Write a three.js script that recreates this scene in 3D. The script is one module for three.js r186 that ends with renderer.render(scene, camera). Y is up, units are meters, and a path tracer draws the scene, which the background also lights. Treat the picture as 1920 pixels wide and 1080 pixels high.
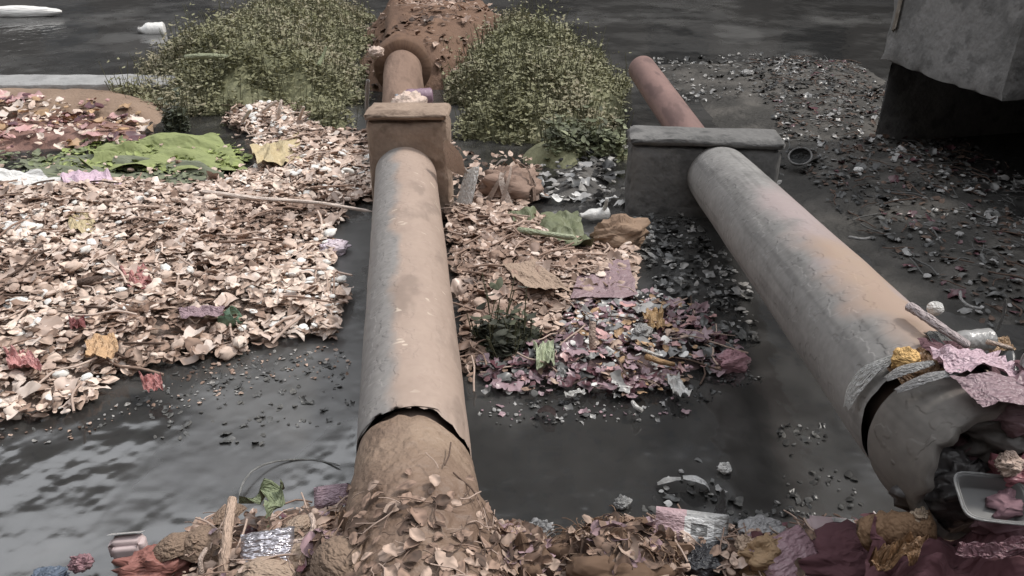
import * as THREE from 'three';

// ------------------------------------------------------------------ camera, sky, sun, exposure
const scene = new THREE.Scene();
const camera = new THREE.PerspectiveCamera(40, 16 / 9, 0.05, 600);
const EYE = new THREE.Vector3(0, 1.55, 0), PITCH = 28.3 * Math.PI / 180;
camera.position.copy(EYE); camera.rotation.x = -PITCH;
scene.add(camera);
const renderer = new THREE.WebGLRenderer({ antialias: true });
renderer.toneMapping = THREE.LinearToneMapping;
renderer.toneMappingExposure = 1.3;
renderer.shadowMap.enabled = true;
const SUN = new THREE.Vector3(0.62, 0.86, -0.22).normalize();
{ // milky daylight sky, brighter round the sun
  const W = 256, H = 128, d = new Float32Array(W * H * 4), v = new THREE.Vector3();
  for (let j = 0; j < H; j++) for (let i = 0; i < W; i++) {
    const el = ((j + .5) / H - .5) * Math.PI, az = ((i + .5) / W - .5) * 2 * Math.PI;
    v.set(Math.cos(el) * Math.cos(az), Math.sin(el), Math.cos(el) * Math.sin(az));
    const up = Math.max(0, v.y), g = Math.pow(Math.max(0, v.dot(SUN)), 6);
    const b = 1.1 + 0.12 * up + 0.35 * g, k = (j * W + i) * 4;
    d[k] = b * 0.97; d[k + 1] = b * 0.99; d[k + 2] = b * 1.03; d[k + 3] = 1;
  }
  const t = new THREE.DataTexture(d, W, H, THREE.RGBAFormat, THREE.FloatType);
  t.mapping = THREE.EquirectangularReflectionMapping; t.magFilter = t.minFilter = THREE.LinearFilter; t.needsUpdate = true;
  scene.background = t; scene.environment = t;
}
const sun = new THREE.DirectionalLight(new THREE.Color(1, 0.94, 0.86), 1.9);
sun.position.copy(SUN).multiplyScalar(30); sun.castShadow = true; sun.shadow.radius = 16;
Object.assign(sun.shadow.camera, { left: -14, right: 14, top: 14, bottom: -14, near: 1, far: 80 });
scene.add(sun); scene.add(sun.target);

// ------------------------------------------------------------------ helpers
function rngOf(seed) { let s = seed >>> 0; return () => { s = (s + 0x6D2B79F5) >>> 0; let t = s; t = Math.imul(t ^ (t >>> 15), t | 1); t ^= t + Math.imul(t ^ (t >>> 7), t | 61); return ((t ^ (t >>> 14)) >>> 0) / 4294967296; }; }
const R = rngOf(7); const rr = (a, b, r = R) => a + (b - a) * r(); const pick = (a, r = R) => a[Math.floor(r() * a.length) % a.length];
function h3(x, y, z) { let n = Math.imul(x, 374761393) + Math.imul(y, 668265263) + Math.imul(z, 2147483647 - 991); n = Math.imul(n ^ (n >>> 13), 1274126177); return ((n ^ (n >>> 16)) >>> 0) / 4294967295; }
const sm = t => t * t * (3 - 2 * t), cl = (x, a = 0, b = 1) => Math.min(b, Math.max(a, x)), ss = (a, b, x) => sm(cl((x - a) / (b - a)));
function noise(x, y = 0, z = 0) {
  const X = Math.floor(x), Y = Math.floor(y), Z = Math.floor(z), u = sm(x - X), v = sm(y - Y), w = sm(z - Z);
  const L = (a, b, t) => a + (b - a) * t;
  return L(L(L(h3(X, Y, Z), h3(X + 1, Y, Z), u), L(h3(X, Y + 1, Z), h3(X + 1, Y + 1, Z), u), v), L(L(h3(X, Y, Z + 1), h3(X + 1, Y, Z + 1), u), L(h3(X, Y + 1, Z + 1), h3(X + 1, Y + 1, Z + 1), u), v), w);
}
const fbm = (x, y, z = 0, o = 4) => { let a = 0, s = .5, n = 0; for (let i = 0; i < o; i++) { a += s * noise(x, y, z); n += s; x *= 2.03; y *= 2.03; z *= 2.03; s *= .5; } return a / n; };
const V = (x, y, z) => new THREE.Vector3(x, y, z);
const C = (r, g, b) => new THREE.Color().setRGB(r, g, b);
// the place was surveyed from the photograph: a picture point whose height is known gives a point of the ground
const FPX = 540 / Math.tan(20 * Math.PI / 180), cp = Math.cos(PITCH), sp = Math.sin(PITCH);
function ray(px, py) { const x = (px - 960) / FPX, y = -(py - 540) / FPX; return V(x, y * cp - sp, -(cp + y * sp)); }
function P(px, py, h = 0) { const d = ray(px, py), t = (h - EYE.y) / d.y; return V(d.x * t, h, d.z * t); }
function proj(p) { const x = p.x, y = p.y - EYE.y, z = p.z, f = -z * cp - y * sp, u = y * cp - z * sp; return [960 + FPX * x / f, 540 - FPX * u / f, f]; }
const used = {};
function numbered(n) { const k = used[n] = (used[n] ?? -1) + 1; return k ? `${n}_${String(k).padStart(3, '0')}` : n; }
function shadow(o) { o.traverse(m => { if (m.isMesh) { m.castShadow = true; m.receiveShadow = true; } }); return o; }
function mesh(name, geo, mat, parent) { const m = new THREE.Mesh(geo, mat); m.name = parent ? name : numbered(name); m.castShadow = m.receiveShadow = true; (parent || scene).add(m); return m; }
function tag(o, label, category, group, kind) { if (label) o.userData.label = label; if (category) o.userData.category = category; if (group) o.userData.group = group; if (kind) o.userData.kind = kind; return o; }
function thing(name, label, category, group) { const g = new THREE.Group(); g.name = numbered(name); scene.add(g); return tag(g, label, category, group); }
function structure(name, geo, mat) { return tag(mesh(name, geo, mat), null, null, null, 'structure'); }
function tex(w, h, f, srgb = false, rep = true) { // f(u,v) -> [r,g,b] linear 0..1
  const d = new Uint8Array(w * h * 4);
  const enc = srgb ? (c => 255 * (c <= .0031308 ? 12.92 * c : 1.055 * Math.pow(c, 1 / 2.4) - .055)) : (c => 255 * c);
  for (let j = 0; j < h; j++) for (let i = 0; i < w; i++) { const c = f((i + .5) / w, (j + .5) / h), k = (j * w + i) * 4; for (let q = 0; q < 3; q++) d[k + q] = cl(enc(cl(c[q])), 0, 255); d[k + 3] = 255; }
  const t = new THREE.DataTexture(d, w, h, THREE.RGBAFormat); t.magFilter = THREE.LinearFilter; t.minFilter = THREE.LinearMipmapLinearFilter; t.generateMipmaps = true;
  if (srgb) t.colorSpace = THREE.SRGBColorSpace; if (rep) t.wrapS = t.wrapT = THREE.RepeatWrapping; t.needsUpdate = true; return t;
}
// tileable noise in u,v
const tn = (u, v, k, s = 0) => { // k cells, periodic
  const f = (i, j) => h3(((i % k) + k) % k, ((j % k) + k) % k, s), x = u * k, y = v * k, X = Math.floor(x), Y = Math.floor(y), a = sm(x - X), b = sm(y - Y);
  return (f(X, Y) * (1 - a) + f(X + 1, Y) * a) * (1 - b) + (f(X, Y + 1) * (1 - a) + f(X + 1, Y + 1) * a) * b;
};
const tf = (u, v, k, s = 0, o = 5) => { let a = 0, w = .5, n = 0; for (let i = 0; i < o; i++) { a += w * tn(u, v, k, s + i); n += w; k *= 2; w *= .55; } return a / n; };
const grainBump = tex(256, 256, (u, v) => { const g = tf(u, v, 12, 3); return [g, g, g]; });
const crinkleBump = tex(256, 256, (u, v) => { const a = Math.abs(tf(u, v, 7, 9, 3) - .5) * 3, b = Math.abs(tf(u, v, 13, 19, 3) - .5) * 2; const g = cl(1 - (a + b) * .6); return [g, g, g]; });
function std(c, rough = .85, o = {}) { return new THREE.MeshPhysicalMaterial({ color: c, roughness: rough, side: THREE.DoubleSide, ...o }); }

class Acc { // many pieces joined into one geometry with vertex colours
  constructor() { this.p = []; this.n = []; this.c = []; this.i = []; this.b = 0; }
  add(g, m, tint) {
    const p = g.attributes.position, nm = g.attributes.normal, cc = g.attributes.color, v = new THREE.Vector3(), n3 = new THREE.Matrix3().getNormalMatrix(m);
    for (let k = 0; k < p.count; k++) {
      v.fromBufferAttribute(p, k).applyMatrix4(m); this.p.push(v.x, v.y, v.z); v.fromBufferAttribute(nm, k).applyMatrix3(n3).normalize(); this.n.push(v.x, v.y, v.z);
      if (cc) this.c.push(cc.getX(k) * tint.r, cc.getY(k) * tint.g, cc.getZ(k) * tint.b); else this.c.push(tint.r, tint.g, tint.b);
    }
    if (g.index) for (let k = 0; k < g.index.count; k++) this.i.push(g.index.getX(k) + this.b); else for (let k = 0; k < p.count; k++) this.i.push(k + this.b);
    this.b += p.count;
  }
  geo() { const g = new THREE.BufferGeometry(); g.setAttribute('position', new THREE.Float32BufferAttribute(this.p, 3)); g.setAttribute('normal', new THREE.Float32BufferAttribute(this.n, 3)); g.setAttribute('color', new THREE.Float32BufferAttribute(this.c, 3)); g.setIndex(this.i); return g; }
}
function grid(nu, nv, f, col) { // surface f(u,v)->Vector3
  const p = [], uv = [], c = [], idx = [];
  for (let j = 0; j <= nv; j++) for (let i = 0; i <= nu; i++) { const u = i / nu, v = j / nv, q = f(u, v); p.push(q.x, q.y, q.z); uv.push(u, v); if (col) { const k = col(u, v, q); c.push(k.r, k.g, k.b); } }
  for (let j = 0; j < nv; j++) for (let i = 0; i < nu; i++) { const a = j * (nu + 1) + i, b = a + 1, d = a + nu + 1, e = d + 1; idx.push(a, d, b, b, d, e); }
  const g = new THREE.BufferGeometry(); g.setAttribute('position', new THREE.Float32BufferAttribute(p, 3)); g.setAttribute('uv', new THREE.Float32BufferAttribute(uv, 2));
  if (col) g.setAttribute('color', new THREE.Float32BufferAttribute(c, 3)); g.setIndex(idx); g.computeVertexNormals(); return g;
}
// polygons on the water plane
function poly(pts, h = 0) { return pts.map(([x, y]) => P(x, y, h)); }
function inside(po, x, z) { let r = false; for (let i = 0, j = po.length - 1; i < po.length; j = i++) { const a = po[i], b = po[j]; if ((a.z > z) !== (b.z > z) && x < (b.x - a.x) * (z - a.z) / (b.z - a.z) + a.x) r = !r; } return r; }
function sdist(po, x, z) { let m = 1e9; for (let i = 0, j = po.length - 1; i < po.length; j = i++) { const a = po[i], b = po[j], dx = b.x - a.x, dz = b.z - a.z, t = cl(((x - a.x) * dx + (z - a.z) * dz) / (dx * dx + dz * dz)); m = Math.min(m, Math.hypot(x - a.x - dx * t, z - a.z - dz * t)); } return inside(po, x, z) ? m : -m; }
function bbox(po) { const xs = po.map(p => p.x), zs = po.map(p => p.z); return [Math.min(...xs), Math.max(...xs), Math.min(...zs), Math.max(...zs)]; }
const mounds = [];
function moundFn(po, H, fall, rag = .08, lump = .5, seed = 0, inset = 0) {
  const f = (x, z) => { const d = sdist(po, x, z) - inset + rag * 2 * (fbm(x * 3.1 + seed, z * 3.1, seed) - .5); if (d < -.12) return -1; return H * ss(-.02, fall, d) * (1 - lump / 2 + lump * fbm(x * 4 + 9, z * 4 + seed, 3.3)) - .03 + .03 * ss(-.06, .03, d) + .012 * (fbm(x * 25, z * 25, seed, 2) - .5) * ss(0, .1, d); };
  mounds.push(f); return f;
}
function heightAt(x, z) { let m = 0; for (const f of mounds) m = Math.max(m, f(x, z)); return m; }
function moundGeo(po, f, step, tint) {
  const [x0, x1, z0, z1] = bbox(po), nx = Math.ceil((x1 - x0 + .3) / step), nz = Math.ceil((z1 - z0 + .3) / step), p = [], c = [], uv = [], idx = [], id = new Int32Array((nx + 1) * (nz + 1)).fill(-1);
  for (let j = 0; j <= nz; j++) for (let i = 0; i <= nx; i++) { const x = x0 - .15 + i * step, z = z0 - .15 + j * step, h = f(x, z); if (h < -.5) continue; id[j * (nx + 1) + i] = p.length / 3; p.push(x, h, z); uv.push(x, z); const k = tint(x, z, h); c.push(k.r, k.g, k.b); }
  for (let j = 0; j < nz; j++) for (let i = 0; i < nx; i++) { const a = id[j * (nx + 1) + i], b = id[j * (nx + 1) + i + 1], d = id[(j + 1) * (nx + 1) + i], e = id[(j + 1) * (nx + 1) + i + 1]; if (a < 0 || b < 0 || d < 0 || e < 0) continue; idx.push(a, d, b, b, d, e); }
  const g = new THREE.BufferGeometry(); g.setAttribute('position', new THREE.Float32BufferAttribute(p, 3)); g.setAttribute('color', new THREE.Float32BufferAttribute(c, 3)); g.setAttribute('uv', new THREE.Float32BufferAttribute(uv, 2)); g.setIndex(idx); g.computeVertexNormals(); return g;
}
const earthMat = new THREE.MeshPhysicalMaterial({ vertexColors: true, roughness: .8, bumpMap: grainBump, bumpScale: .012, side: THREE.DoubleSide });
const wetMat = new THREE.MeshPhysicalMaterial({ vertexColors: true, roughness: .78, bumpMap: grainBump, bumpScale: .015, side: THREE.DoubleSide });
function mix(a, b, t) { return C(a.r + (b.r - a.r) * t, a.g + (b.g - a.g) * t, a.b + (b.b - a.b) * t); }

// ------------------------------------------------------------------ the setting
{ // river: murky, oily water
  const bump = tex(512, 512, (u, v) => { const g = .6 * tf(u, v, 5, 31, 4) + .4 * tf(u, v, 17, 41, 3); return [g, g, g]; }); bump.repeat.set(1 / 1.7, 1 / 1.7);
  const rough = tex(512, 512, (u, v) => { const g = .10 + .28 * ss(.45, .7, tf(u, v, 4, 77, 5)); return [g, g, g]; }); rough.repeat.set(1 / 3.1, 1 / 3.1);
  const col = tex(512, 512, (u, v) => { const s = ss(.42, .62, tf(u, v, 6, 51, 6)), k = .02 + .034 * s + .014 * tf(u, v, 40, 5, 2); return [k * 1.02, k, k * .97]; }, true); col.repeat.set(1 / 2.7, 1 / 2.7);
  const g = new THREE.PlaneGeometry(440, 440); g.rotateX(-Math.PI / 2);
  const p = g.attributes.position, uv = g.attributes.uv; for (let i = 0; i < p.count; i++) uv.setXY(i, p.getX(i), p.getZ(i));
  structure('river_water', g, new THREE.MeshPhysicalMaterial({ map: col, roughness: 1, roughnessMap: rough, bumpMap: bump, bumpScale: .011, ior: 2.33 }));
}
function bank(name, pts, H, fall, step, tint, mat = earthMat, rag = .08, lump = .5, seed = 1) { const po = poly(pts), f = moundFn(po, H, fall, rag, lump, seed); return { o: structure(name, moundGeo(po, f, step, tint), mat), po, f }; }
const speck = (x, z, s = 14) => fbm(x * s, z * s, 2.2, 3);
bank('mud_bank', [[-260, 172], [250, 176], [330, 205], [300, 235], [-300, 262]], .09, .2, .05, (x, z) => mix(C(.17, .11, .075), C(.32, .23, .17), speck(x, z, 5)), earthMat, .1, .5, 3);
bank('mud_flat', [[1230, 120], [1480, 112], [1600, 118], [1650, 150], [1740, 270], [1930, 420], [2300, 560], [2100, 650], [1800, 600], [1560, 470], [1400, 330], [1300, 200]], .05, .4, .035, (x, z) => mix(C(.03, .028, .025), C(.085, .078, .07), ss(.35, .75, speck(x, z, 7))), wetMat, .15, .9, 5);
const heap = bank('soil_heap', [[680, 165], [720, 172], [850, 165], [930, 130], [985, 88], [930, 56], [800, 48], [690, 60]], .34, .35, .05, (x, z) => mix(C(.10, .055, .035), C(.22, .13, .085), speck(x, z, 6)), earthMat, .1, .6, 8);
const foreBank = bank('rubbish_bank', [[300, 1120], [300, 1060], [350, 1015], [400, 985], [470, 985], [600, 965], [700, 925], [900, 960], [1000, 1040], [1060, 1030], [1100, 1005], [1250, 1000], [1450, 1010], [1620, 985], [1750, 985], [1960, 900], [2300, 900], [2300, 1500], [230, 1500]], .13, .22, .02, (x, z) => mix(C(.05, .03, .022), C(.17, .10, .07), speck(x, z, 12)), earthMat, .05, .7, 11);
// floating litter rafts (crumbs between the pieces)
const rafts = {};
function raft(key, label, pts, H, tint, n = 1) { const po = poly(pts), f = moundFn(po, H, .18, .1, .7, 20 + n, n === 1 ? .1 : .07); const o = mesh('litter_crumbs', moundGeo(po, f, .025, tint), earthMat); tag(o, label, 'litter', null, 'stuff'); rafts[key] = { po, f }; }
raft('left', 'pale crumbs and leaf bits of the big litter raft left of the pipe', [[-320, 330], [0, 352], [230, 348], [350, 362], [480, 330], [480, 260], [420, 235], [460, 200], [560, 205], [600, 250], [700, 262], [702, 380], [640, 395], [618, 480], [650, 560], [640, 640], [480, 655], [330, 690], [220, 720], [150, 785], [60, 795], [-60, 810], [-420, 800]], .05, (x, z) => mix(C(.20, .15, .122), C(.44, .34, .28), speck(x, z, 12)), 1);
raft('middle', 'brown crumbs and leaf bits of the litter raft between both pipes', [[840, 390], [960, 385], [1100, 470], [1190, 480], [1180, 560], [1060, 590], [1045, 640], [900, 660], [880, 740], [860, 600], [842, 480]], .045, (x, z) => mix(C(.10, .06, .042), C(.27, .18, .13), speck(x, z, 12)), 2);
raft('pink', 'dark crumbs under the pinkish rubbish between both pipes', [[1020, 600], [1180, 545], [1300, 580], [1400, 660], [1390, 690], [1290, 720], [1200, 755], [1080, 735], [1000, 750], [900, 745], [890, 650], [1010, 640]], .025, (x, z) => mix(C(.04, .03, .03), C(.19, .12, .12), ss(.35, .7, speck(x, z, 12))), 3);
raft('far', 'reddish crumbs of the litter line along the far mud bank', [[-260, 215], [60, 212], [240, 222], [300, 240], [250, 282], [130, 285], [-280, 300]], .05, (x, z) => mix(C(.12, .06, .05), C(.36, .22, .18), speck(x, z, 10)), 4);
raft('rear', 'grey crumbs of the litter beside the right concrete support', [[1010, 290], [1165, 275], [1168, 390], [1090, 390], [1010, 380]], .04, (x, z) => mix(C(.03, .03, .03), C(.14, .13, .12), speck(x, z, 10)), 5);

// concrete textures
function concreteMat(base, dark, opts = {}) {
  const m = tex(256, 256, (u, v) => { const a = tf(u, v, 5, opts.seed ?? 1), b = tf(u, v, 60, 4, 2), st = ss(.5, .72, tf(u, v, 9, 13 + (opts.seed ?? 1))); const k = cl(.25 + .8 * a - .25 * (b - .5)) * (1 - .65 * st); return [0, 1, 2].map(q => dark[q] + (base[q] - dark[q]) * k); }, true);
  m.repeat.set(1.3, 1.3); return new THREE.MeshPhysicalMaterial({ map: m, roughness: .85, bumpMap: grainBump, bumpScale: .006 });
}
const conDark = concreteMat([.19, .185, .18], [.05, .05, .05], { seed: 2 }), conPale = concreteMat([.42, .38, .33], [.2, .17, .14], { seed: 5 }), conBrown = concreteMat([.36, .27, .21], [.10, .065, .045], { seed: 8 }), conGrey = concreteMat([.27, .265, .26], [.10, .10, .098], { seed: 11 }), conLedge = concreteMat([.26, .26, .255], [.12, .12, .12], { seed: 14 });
function roughBox(w, h, d, seg = .035, j = .008, seed = 1) { // worn block: rounded, chipped edges, uv in metres, base at y=0
  const g = new THREE.BoxGeometry(w, h, d, Math.max(2, Math.round(w / seg)), Math.max(2, Math.round(h / seg)), Math.max(2, Math.round(d / seg)));
  const p = g.attributes.position, n = g.attributes.normal, uv = g.attributes.uv, ch = .018;
  for (let i = 0; i < p.count; i++) {
    let x = p.getX(i), y = p.getY(i), z = p.getZ(i); uv.setXY(i, Math.abs(n.getX(i)) > .5 ? z : x, Math.abs(n.getY(i)) > .5 ? z : y);
    const ex = w / 2 - Math.abs(x), ey = h / 2 - Math.abs(y), ez = d / 2 - Math.abs(z), s = [ex, ey, ez].sort((a, b) => a - b), e = s[1];
    const k = e < .001 ? ch * (.4 + 1.2 * noise(x * 14 + seed, y * 14, z * 14)) : 0;
    if (k) { if (ex <= e) x -= Math.sign(x) * k * .7; if (ey <= e) y -= Math.sign(y) * k * .7; if (ez <= e) z -= Math.sign(z) * k * .7; }
    const q = (fbm(x * 9 + seed, y * 9, z * 9, 3) - .5) * 2 * j; p.setXYZ(i, x + n.getX(i) * 0 + q * .6, y + q + h / 2, z + q * .6);
  }
  g.computeVertexNormals(); return g;
}
// ---- pipes
function axisFrom(l0, l1, r0, r1, rad) { // the two silhouette lines and the radius give the axis
  const n1 = ray(...l0).cross(ray(...l1)).normalize(), n2 = ray(...r0).cross(ray(...r1)).normalize();
  const mid = ray((l0[0] + r1[0]) / 2, (l0[1] + r1[1]) / 2); if (n1.dot(mid) < 0) n1.negate(); if (n2.dot(mid) < 0) n2.negate();
  const d = n1.clone().cross(n2).normalize(); if (d.z > 0) d.negate();
  const m = new THREE.Matrix3().set(n1.x, n1.y, n1.z, n2.x, n2.y, n2.z, d.x, d.y, d.z).invert(), a = V(rad, rad, 0).applyMatrix3(m).add(EYE);
  const u = V(0, 1, 0).addScaledVector(d, -d.y).normalize(), s = d.clone().cross(u);
  const at = (t, ang, r) => a.clone().addScaledVector(d, t).addScaledVector(u, r * Math.cos(ang)).addScaledVector(s, r * Math.sin(ang));
  const tAt = py => { let lo = -1, hi = 12; for (let k = 0; k < 60; k++) { const m2 = (lo + hi) / 2; if (proj(at(m2, 0, 0))[1] > py) lo = m2; else hi = m2; } return (lo + hi) / 2; };
  return { a, d, u, s, at, tAt, rad };
}
const RP = .15;
const LP = axisFrom([665, 880], [705, 300], [885, 850], [815, 300], RP), RPp = axisFrom([1620, 850], [1275, 330], [1700, 560], [1360, 260], RP);
function tube(ax, prof, n = 72, wob = .003, seed = 0, jag = null) { // prof [[t,r],...], one outer skin
  const g = grid(n, prof.length - 1, (u, v) => { const k = Math.round(v * (prof.length - 1)), a = -Math.PI + u * 2 * Math.PI; let [t, r] = prof[k]; if (jag) t += jag(k, a); r += wob * 2 * (fbm(Math.cos(a) * 2.2 + seed, Math.sin(a) * 2.2, t * 5, 3) - .5); return ax.at(t, a, r); });
  const uv = g.attributes.uv; for (let j = 0; j < prof.length; j++) for (let i = 0; i <= n; i++) uv.setXY(j * (n + 1) + i, i / n, prof[j][0] / 4);
  return g;
}
const span = (t0, t1, n, r0, r1 = r0) => Array.from({ length: n + 1 }, (_, i) => [t0 + (t1 - t0) * i / n, r0 + (r1 - r0) * i / n]);
const tanPipe = tex(512, 2048, (u, v) => {
  const a = (u - .5) * 360, t = v * 4, g = tf(u, v * 4 % 1, 8, 61), f = fbm(u * 60, v * 240, 1, 3), m = ss(-30, -8, a + 40 * (fbm(u * 9, v * 30, 4) - .5)) * (1 - ss(105, 130, a)), st = ss(.55, .75, fbm(u * 14, v * 26, 9));
  const tan = [.42, .325, .27], dk = [.32, .242, .2], gr = [.265, .25, .24]; const k = cl(.25 + .55 * g + .5 * (f - .5)); let c = tan.map((q, i) => dk[i] + (q - dk[i]) * k); c = c.map((q, i) => q * (1 - .22 * st));
  c = c.map((q, i) => gr[i] * (.8 + .4 * f) + (q - gr[i] * (.8 + .4 * f)) * m);
  const scr = ss(.78, .82, fbm(u * 22 + v * 46, v * 230, 5, 2)) * m * ss(.5, .62, fbm(u * 3, v * 14, 31, 2)); return c.map((q, i) => q + ([.62, .52, .43][i] - q) * scr * .8);
}, true);
const greyPipe = tex(512, 2048, (u, v) => {
  const a = (u - .5) * 360, t = v * 4, g = fbm(u * 10, v * 40, 2), f = fbm(u * 70, v * 280, 6, 3);
  const run = fbm(u * 46, v * 9, 3, 3), k = .235 + .07 * (g - .5) + .09 * (f - .5) - .05 * ss(.5, .75, run);
  let c = [k, k * .97, k * .94];
  const rust = ss(.15, .5, fbm(u * 12 + 3, v * 34, 12)) * ss(-44, -4, a + 36 * (g - .5)) * (1 - ss(120, 150, a)), pink = ss(-44, 4, a + 44 * (g - .5));
  const near = 1 - ss(2.0, 2.6, t + .5 * (fbm(u * 8, v * 20, 21) - .5)), near2 = 1 - ss(2.6, 3.3, t + .8 * (fbm(u * 8, v * 20, 27) - .5));
  c = c.map((q, i) => { q += ([.36, .285, .28][i] - q) * .75 * pink * near2; return q + ([.34, .25, .195][i] - q) * rust * near; });
  return c;
}, true);
const pipeBump = tex(512, 512, (u, v) => { const a = tf(u, v, 4, 91, 5), b = ss(.52, .6, tf(u, v, 9, 97, 4)), g = .55 * a + .45 * b; return [g, g, g]; }); pipeBump.repeat.set(2, 8);
const tanMat = new THREE.MeshPhysicalMaterial({ map: tanPipe, roughness: .6, bumpMap: pipeBump, bumpScale: .0028, side: THREE.DoubleSide }), greyMat = new THREE.MeshPhysicalMaterial({ map: greyPipe, roughness: .65, bumpMap: pipeBump, bumpScale: .0028, side: THREE.DoubleSide });
 grainBump.repeat.set(3, 3);
const voidMat = std(C(.10, .07, .055), .9), mudMat = new THREE.MeshPhysicalMaterial({ vertexColors: true, roughness: .62, bumpMap: grainBump, bumpScale: .012, side: THREE.DoubleSide });
const tL = py => LP.tAt(py), tR = py => RPp.tAt(py);
const lFar = tL(335), lJoint = tL(862), rFar = tR(335), rNear = tR(795);
{ // left pipe
  const o = thing('sewer_pipe', 'tan mud-stained pipe running straight away left of the centre, cracked joint near its front', 'pipe');
  const jag = (k, a) => k < 2 ? .012 * Math.sin(a * 2 + .6) + .03 * (fbm(Math.cos(a) * 5, Math.sin(a) * 5, 7, 3) - .5) - .05 * Math.sin(a) : 0, open = a => (.016 + .03 * ss(.3, .7, fbm(Math.cos(a) * 4 + 5, Math.sin(a) * 4 + 2, 1.5, 3))) * ss(-1.0, -.5, a);
  mesh('barrel', tube(LP, [...span(lJoint + .012, lJoint + .03, 2, RP - .004, RP), ...span(lJoint + .05, lFar + .3, 44, RP)], 80, .003, 1, (k, a) => jag(k, a) + (k < 2 ? open(a) - .02 : 0)), tanMat, o);
  mesh('rear_barrel', tube(LP, span(lFar + .3, tL(128), 20, RP * .93), 60, .006, 4), concreteMat([.27, .18, .135], [.12, .075, .055], { seed: 23 }), o);
  const tc = tL(128); mesh('rear_collar', tube(LP, [[tc - .02, RP * .9], [tc - .02, RP * 1.38], [tc + .05, RP * 1.45], [tc + .22, RP * 1.4], [tc + .5, RP * 1.1], [tc + 2.6, RP]], 60, .01, 8), concreteMat([.19, .11, .07], [.08, .045, .03], { seed: 21 }), o);
  mesh('joint_seal', tube(LP, span(lJoint - .06, lJoint + .06, 3, RP - .03), 60, .006, 2), voidMat, o);
  const mudc = (u, v, q) => { const k = fbm(q.x * 13, q.y * 13, q.z * 13) - .15, w = ss(.3, .75, fbm(q.x * 5 + 4, q.y * 5, q.z * 9)); return mix(mix(C(.14, .088, .062), C(.30, .215, .16), k), C(.40, .30, .22), .55 * w * ss(lJoint - .3, lJoint - .06, q.clone().sub(LP.a).dot(LP.d))); };
  const n = 56, m = 34, t0 = lJoint - .012, t1 = lJoint - .95;
  mesh('muddy_socket', grid(n, m, (u, v) => {
    const a = -Math.PI + u * 2 * Math.PI; let t = t0 + (t1 - t0) * v; const w = v * .95; let r = RP * (.955 + .05 * ss(0, .03, w) + .13 * ss(.02, .34, w)) + .02 * (fbm(Math.cos(a) * 4, Math.sin(a) * 4, w * 9) - .5) * ss(0, .2, w) * 1.7;
    r += .016 * ss(.16, .3, w) * Math.pow(.5 + .5 * Math.sin(w * 62 + 3.2 * Math.sin(a + .4) + 3 * fbm(a * 1.5, w * 6)), 3) * ss(-.2, .5, a);
    if (v < .06) t += (jag(0, a) + .004) * (1 - v / .06);
    return LP.at(t, a, r);
  }, mudc), mudMat, o);
}
{ // right pipe
  const o = thing('sewer_pipe', 'large grey pipe slanting from right foreground to the right concrete support, open broken end', 'pipe');
  mesh('barrel', tube(RPp, [...span(rNear, rNear + .03, 2, RP - .003, RP), ...span(rNear + .05, rFar + .3, 44, RP)], 96, .003, 11, (k, a) => k < 3 ? .015 * (fbm(Math.cos(a) * 4, Math.sin(a) * 4, 5, 3) - .5) : 0), greyMat, o);
  mesh('joint_seal', tube(RPp, span(rNear - .09, rNear + .09, 3, RP - .035), 60, .006, 2), voidMat, o);
  const e = rNear - .045, Rb = .3, phi = .43; // short elbow turning right, open mouth
  const st = RPp.at(e, 0, 0), prof = [[0, .96], [0, 1], [.08, 1.02], [.2, 1.03], [.4, 1.035], [.6, 1.04], [.8, 1.045], [.94, 1.05], [1, 1.05], [1.02, 1.02], [1.02, .93], [.98, .9], [.8, .88], [.5, .87], [.2, .86], [.05, .84]];
  const ring = f => { const a = phi * Math.min(f, 1), ex = Math.max(0, f - 1) * Rb * phi, c = st.clone().addScaledVector(RPp.d, -Rb * Math.sin(a)).addScaledVector(RPp.s, Rb * (1 - Math.cos(a))), s2 = RPp.s.clone().multiplyScalar(Math.cos(a)).addScaledVector(RPp.d, Math.sin(a)), dir = RPp.d.clone().multiplyScalar(-Math.cos(a)).addScaledVector(RPp.s, Math.sin(a)); return [c.addScaledVector(dir, ex), s2]; };
  const eg = grid(72, prof.length - 1, (u, v) => { const a = -Math.PI + u * 2 * Math.PI; let [f, k] = prof[Math.round(v * (prof.length - 1))]; if (f > .9) f += .35 * (fbm(Math.cos(a) * 3 + 4, Math.sin(a) * 3, 2, 3) - .55); const [c, s2] = ring(f), r = RP * k * (1 + .03 * (fbm(Math.cos(a) * 2, Math.sin(a) * 2, f * 3) - .5)); return c.clone().addScaledVector(RPp.u, r * Math.cos(a)).addScaledVector(s2, r * Math.sin(a)); });
  { const uv = eg.attributes.uv; for (let q = 0; q < uv.count; q++) uv.setY(q, uv.getY(q) * .1 + .6); }
  const elbowMat = greyMat.clone(); elbowMat.color.setRGB(.6, .57, .54); mesh('elbow', eg, elbowMat, o);
  // the same run going on behind the support
  const a = RPp.at(rFar + .3, 0, 0), b = P(1204, 130, .28), d = b.clone().sub(a), u = V(0, 1, 0).addScaledVector(d, -d.y / d.lengthSq()).normalize(), s = d.clone().normalize().cross(u);
  mesh('rear_barrel', grid(48, 16, (uu, v) => { const q = -Math.PI + uu * 2 * Math.PI; return a.clone().addScaledVector(d, v * 1.06 - .06).addScaledVector(u, .095 * Math.cos(q)).addScaledVector(s, .095 * Math.sin(q)); }), new THREE.MeshPhysicalMaterial({ map: concreteMat([.27, .17, .15], [.12, .075, .07], { seed: 33 }).map, roughness: .7 }), o);
}
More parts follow.
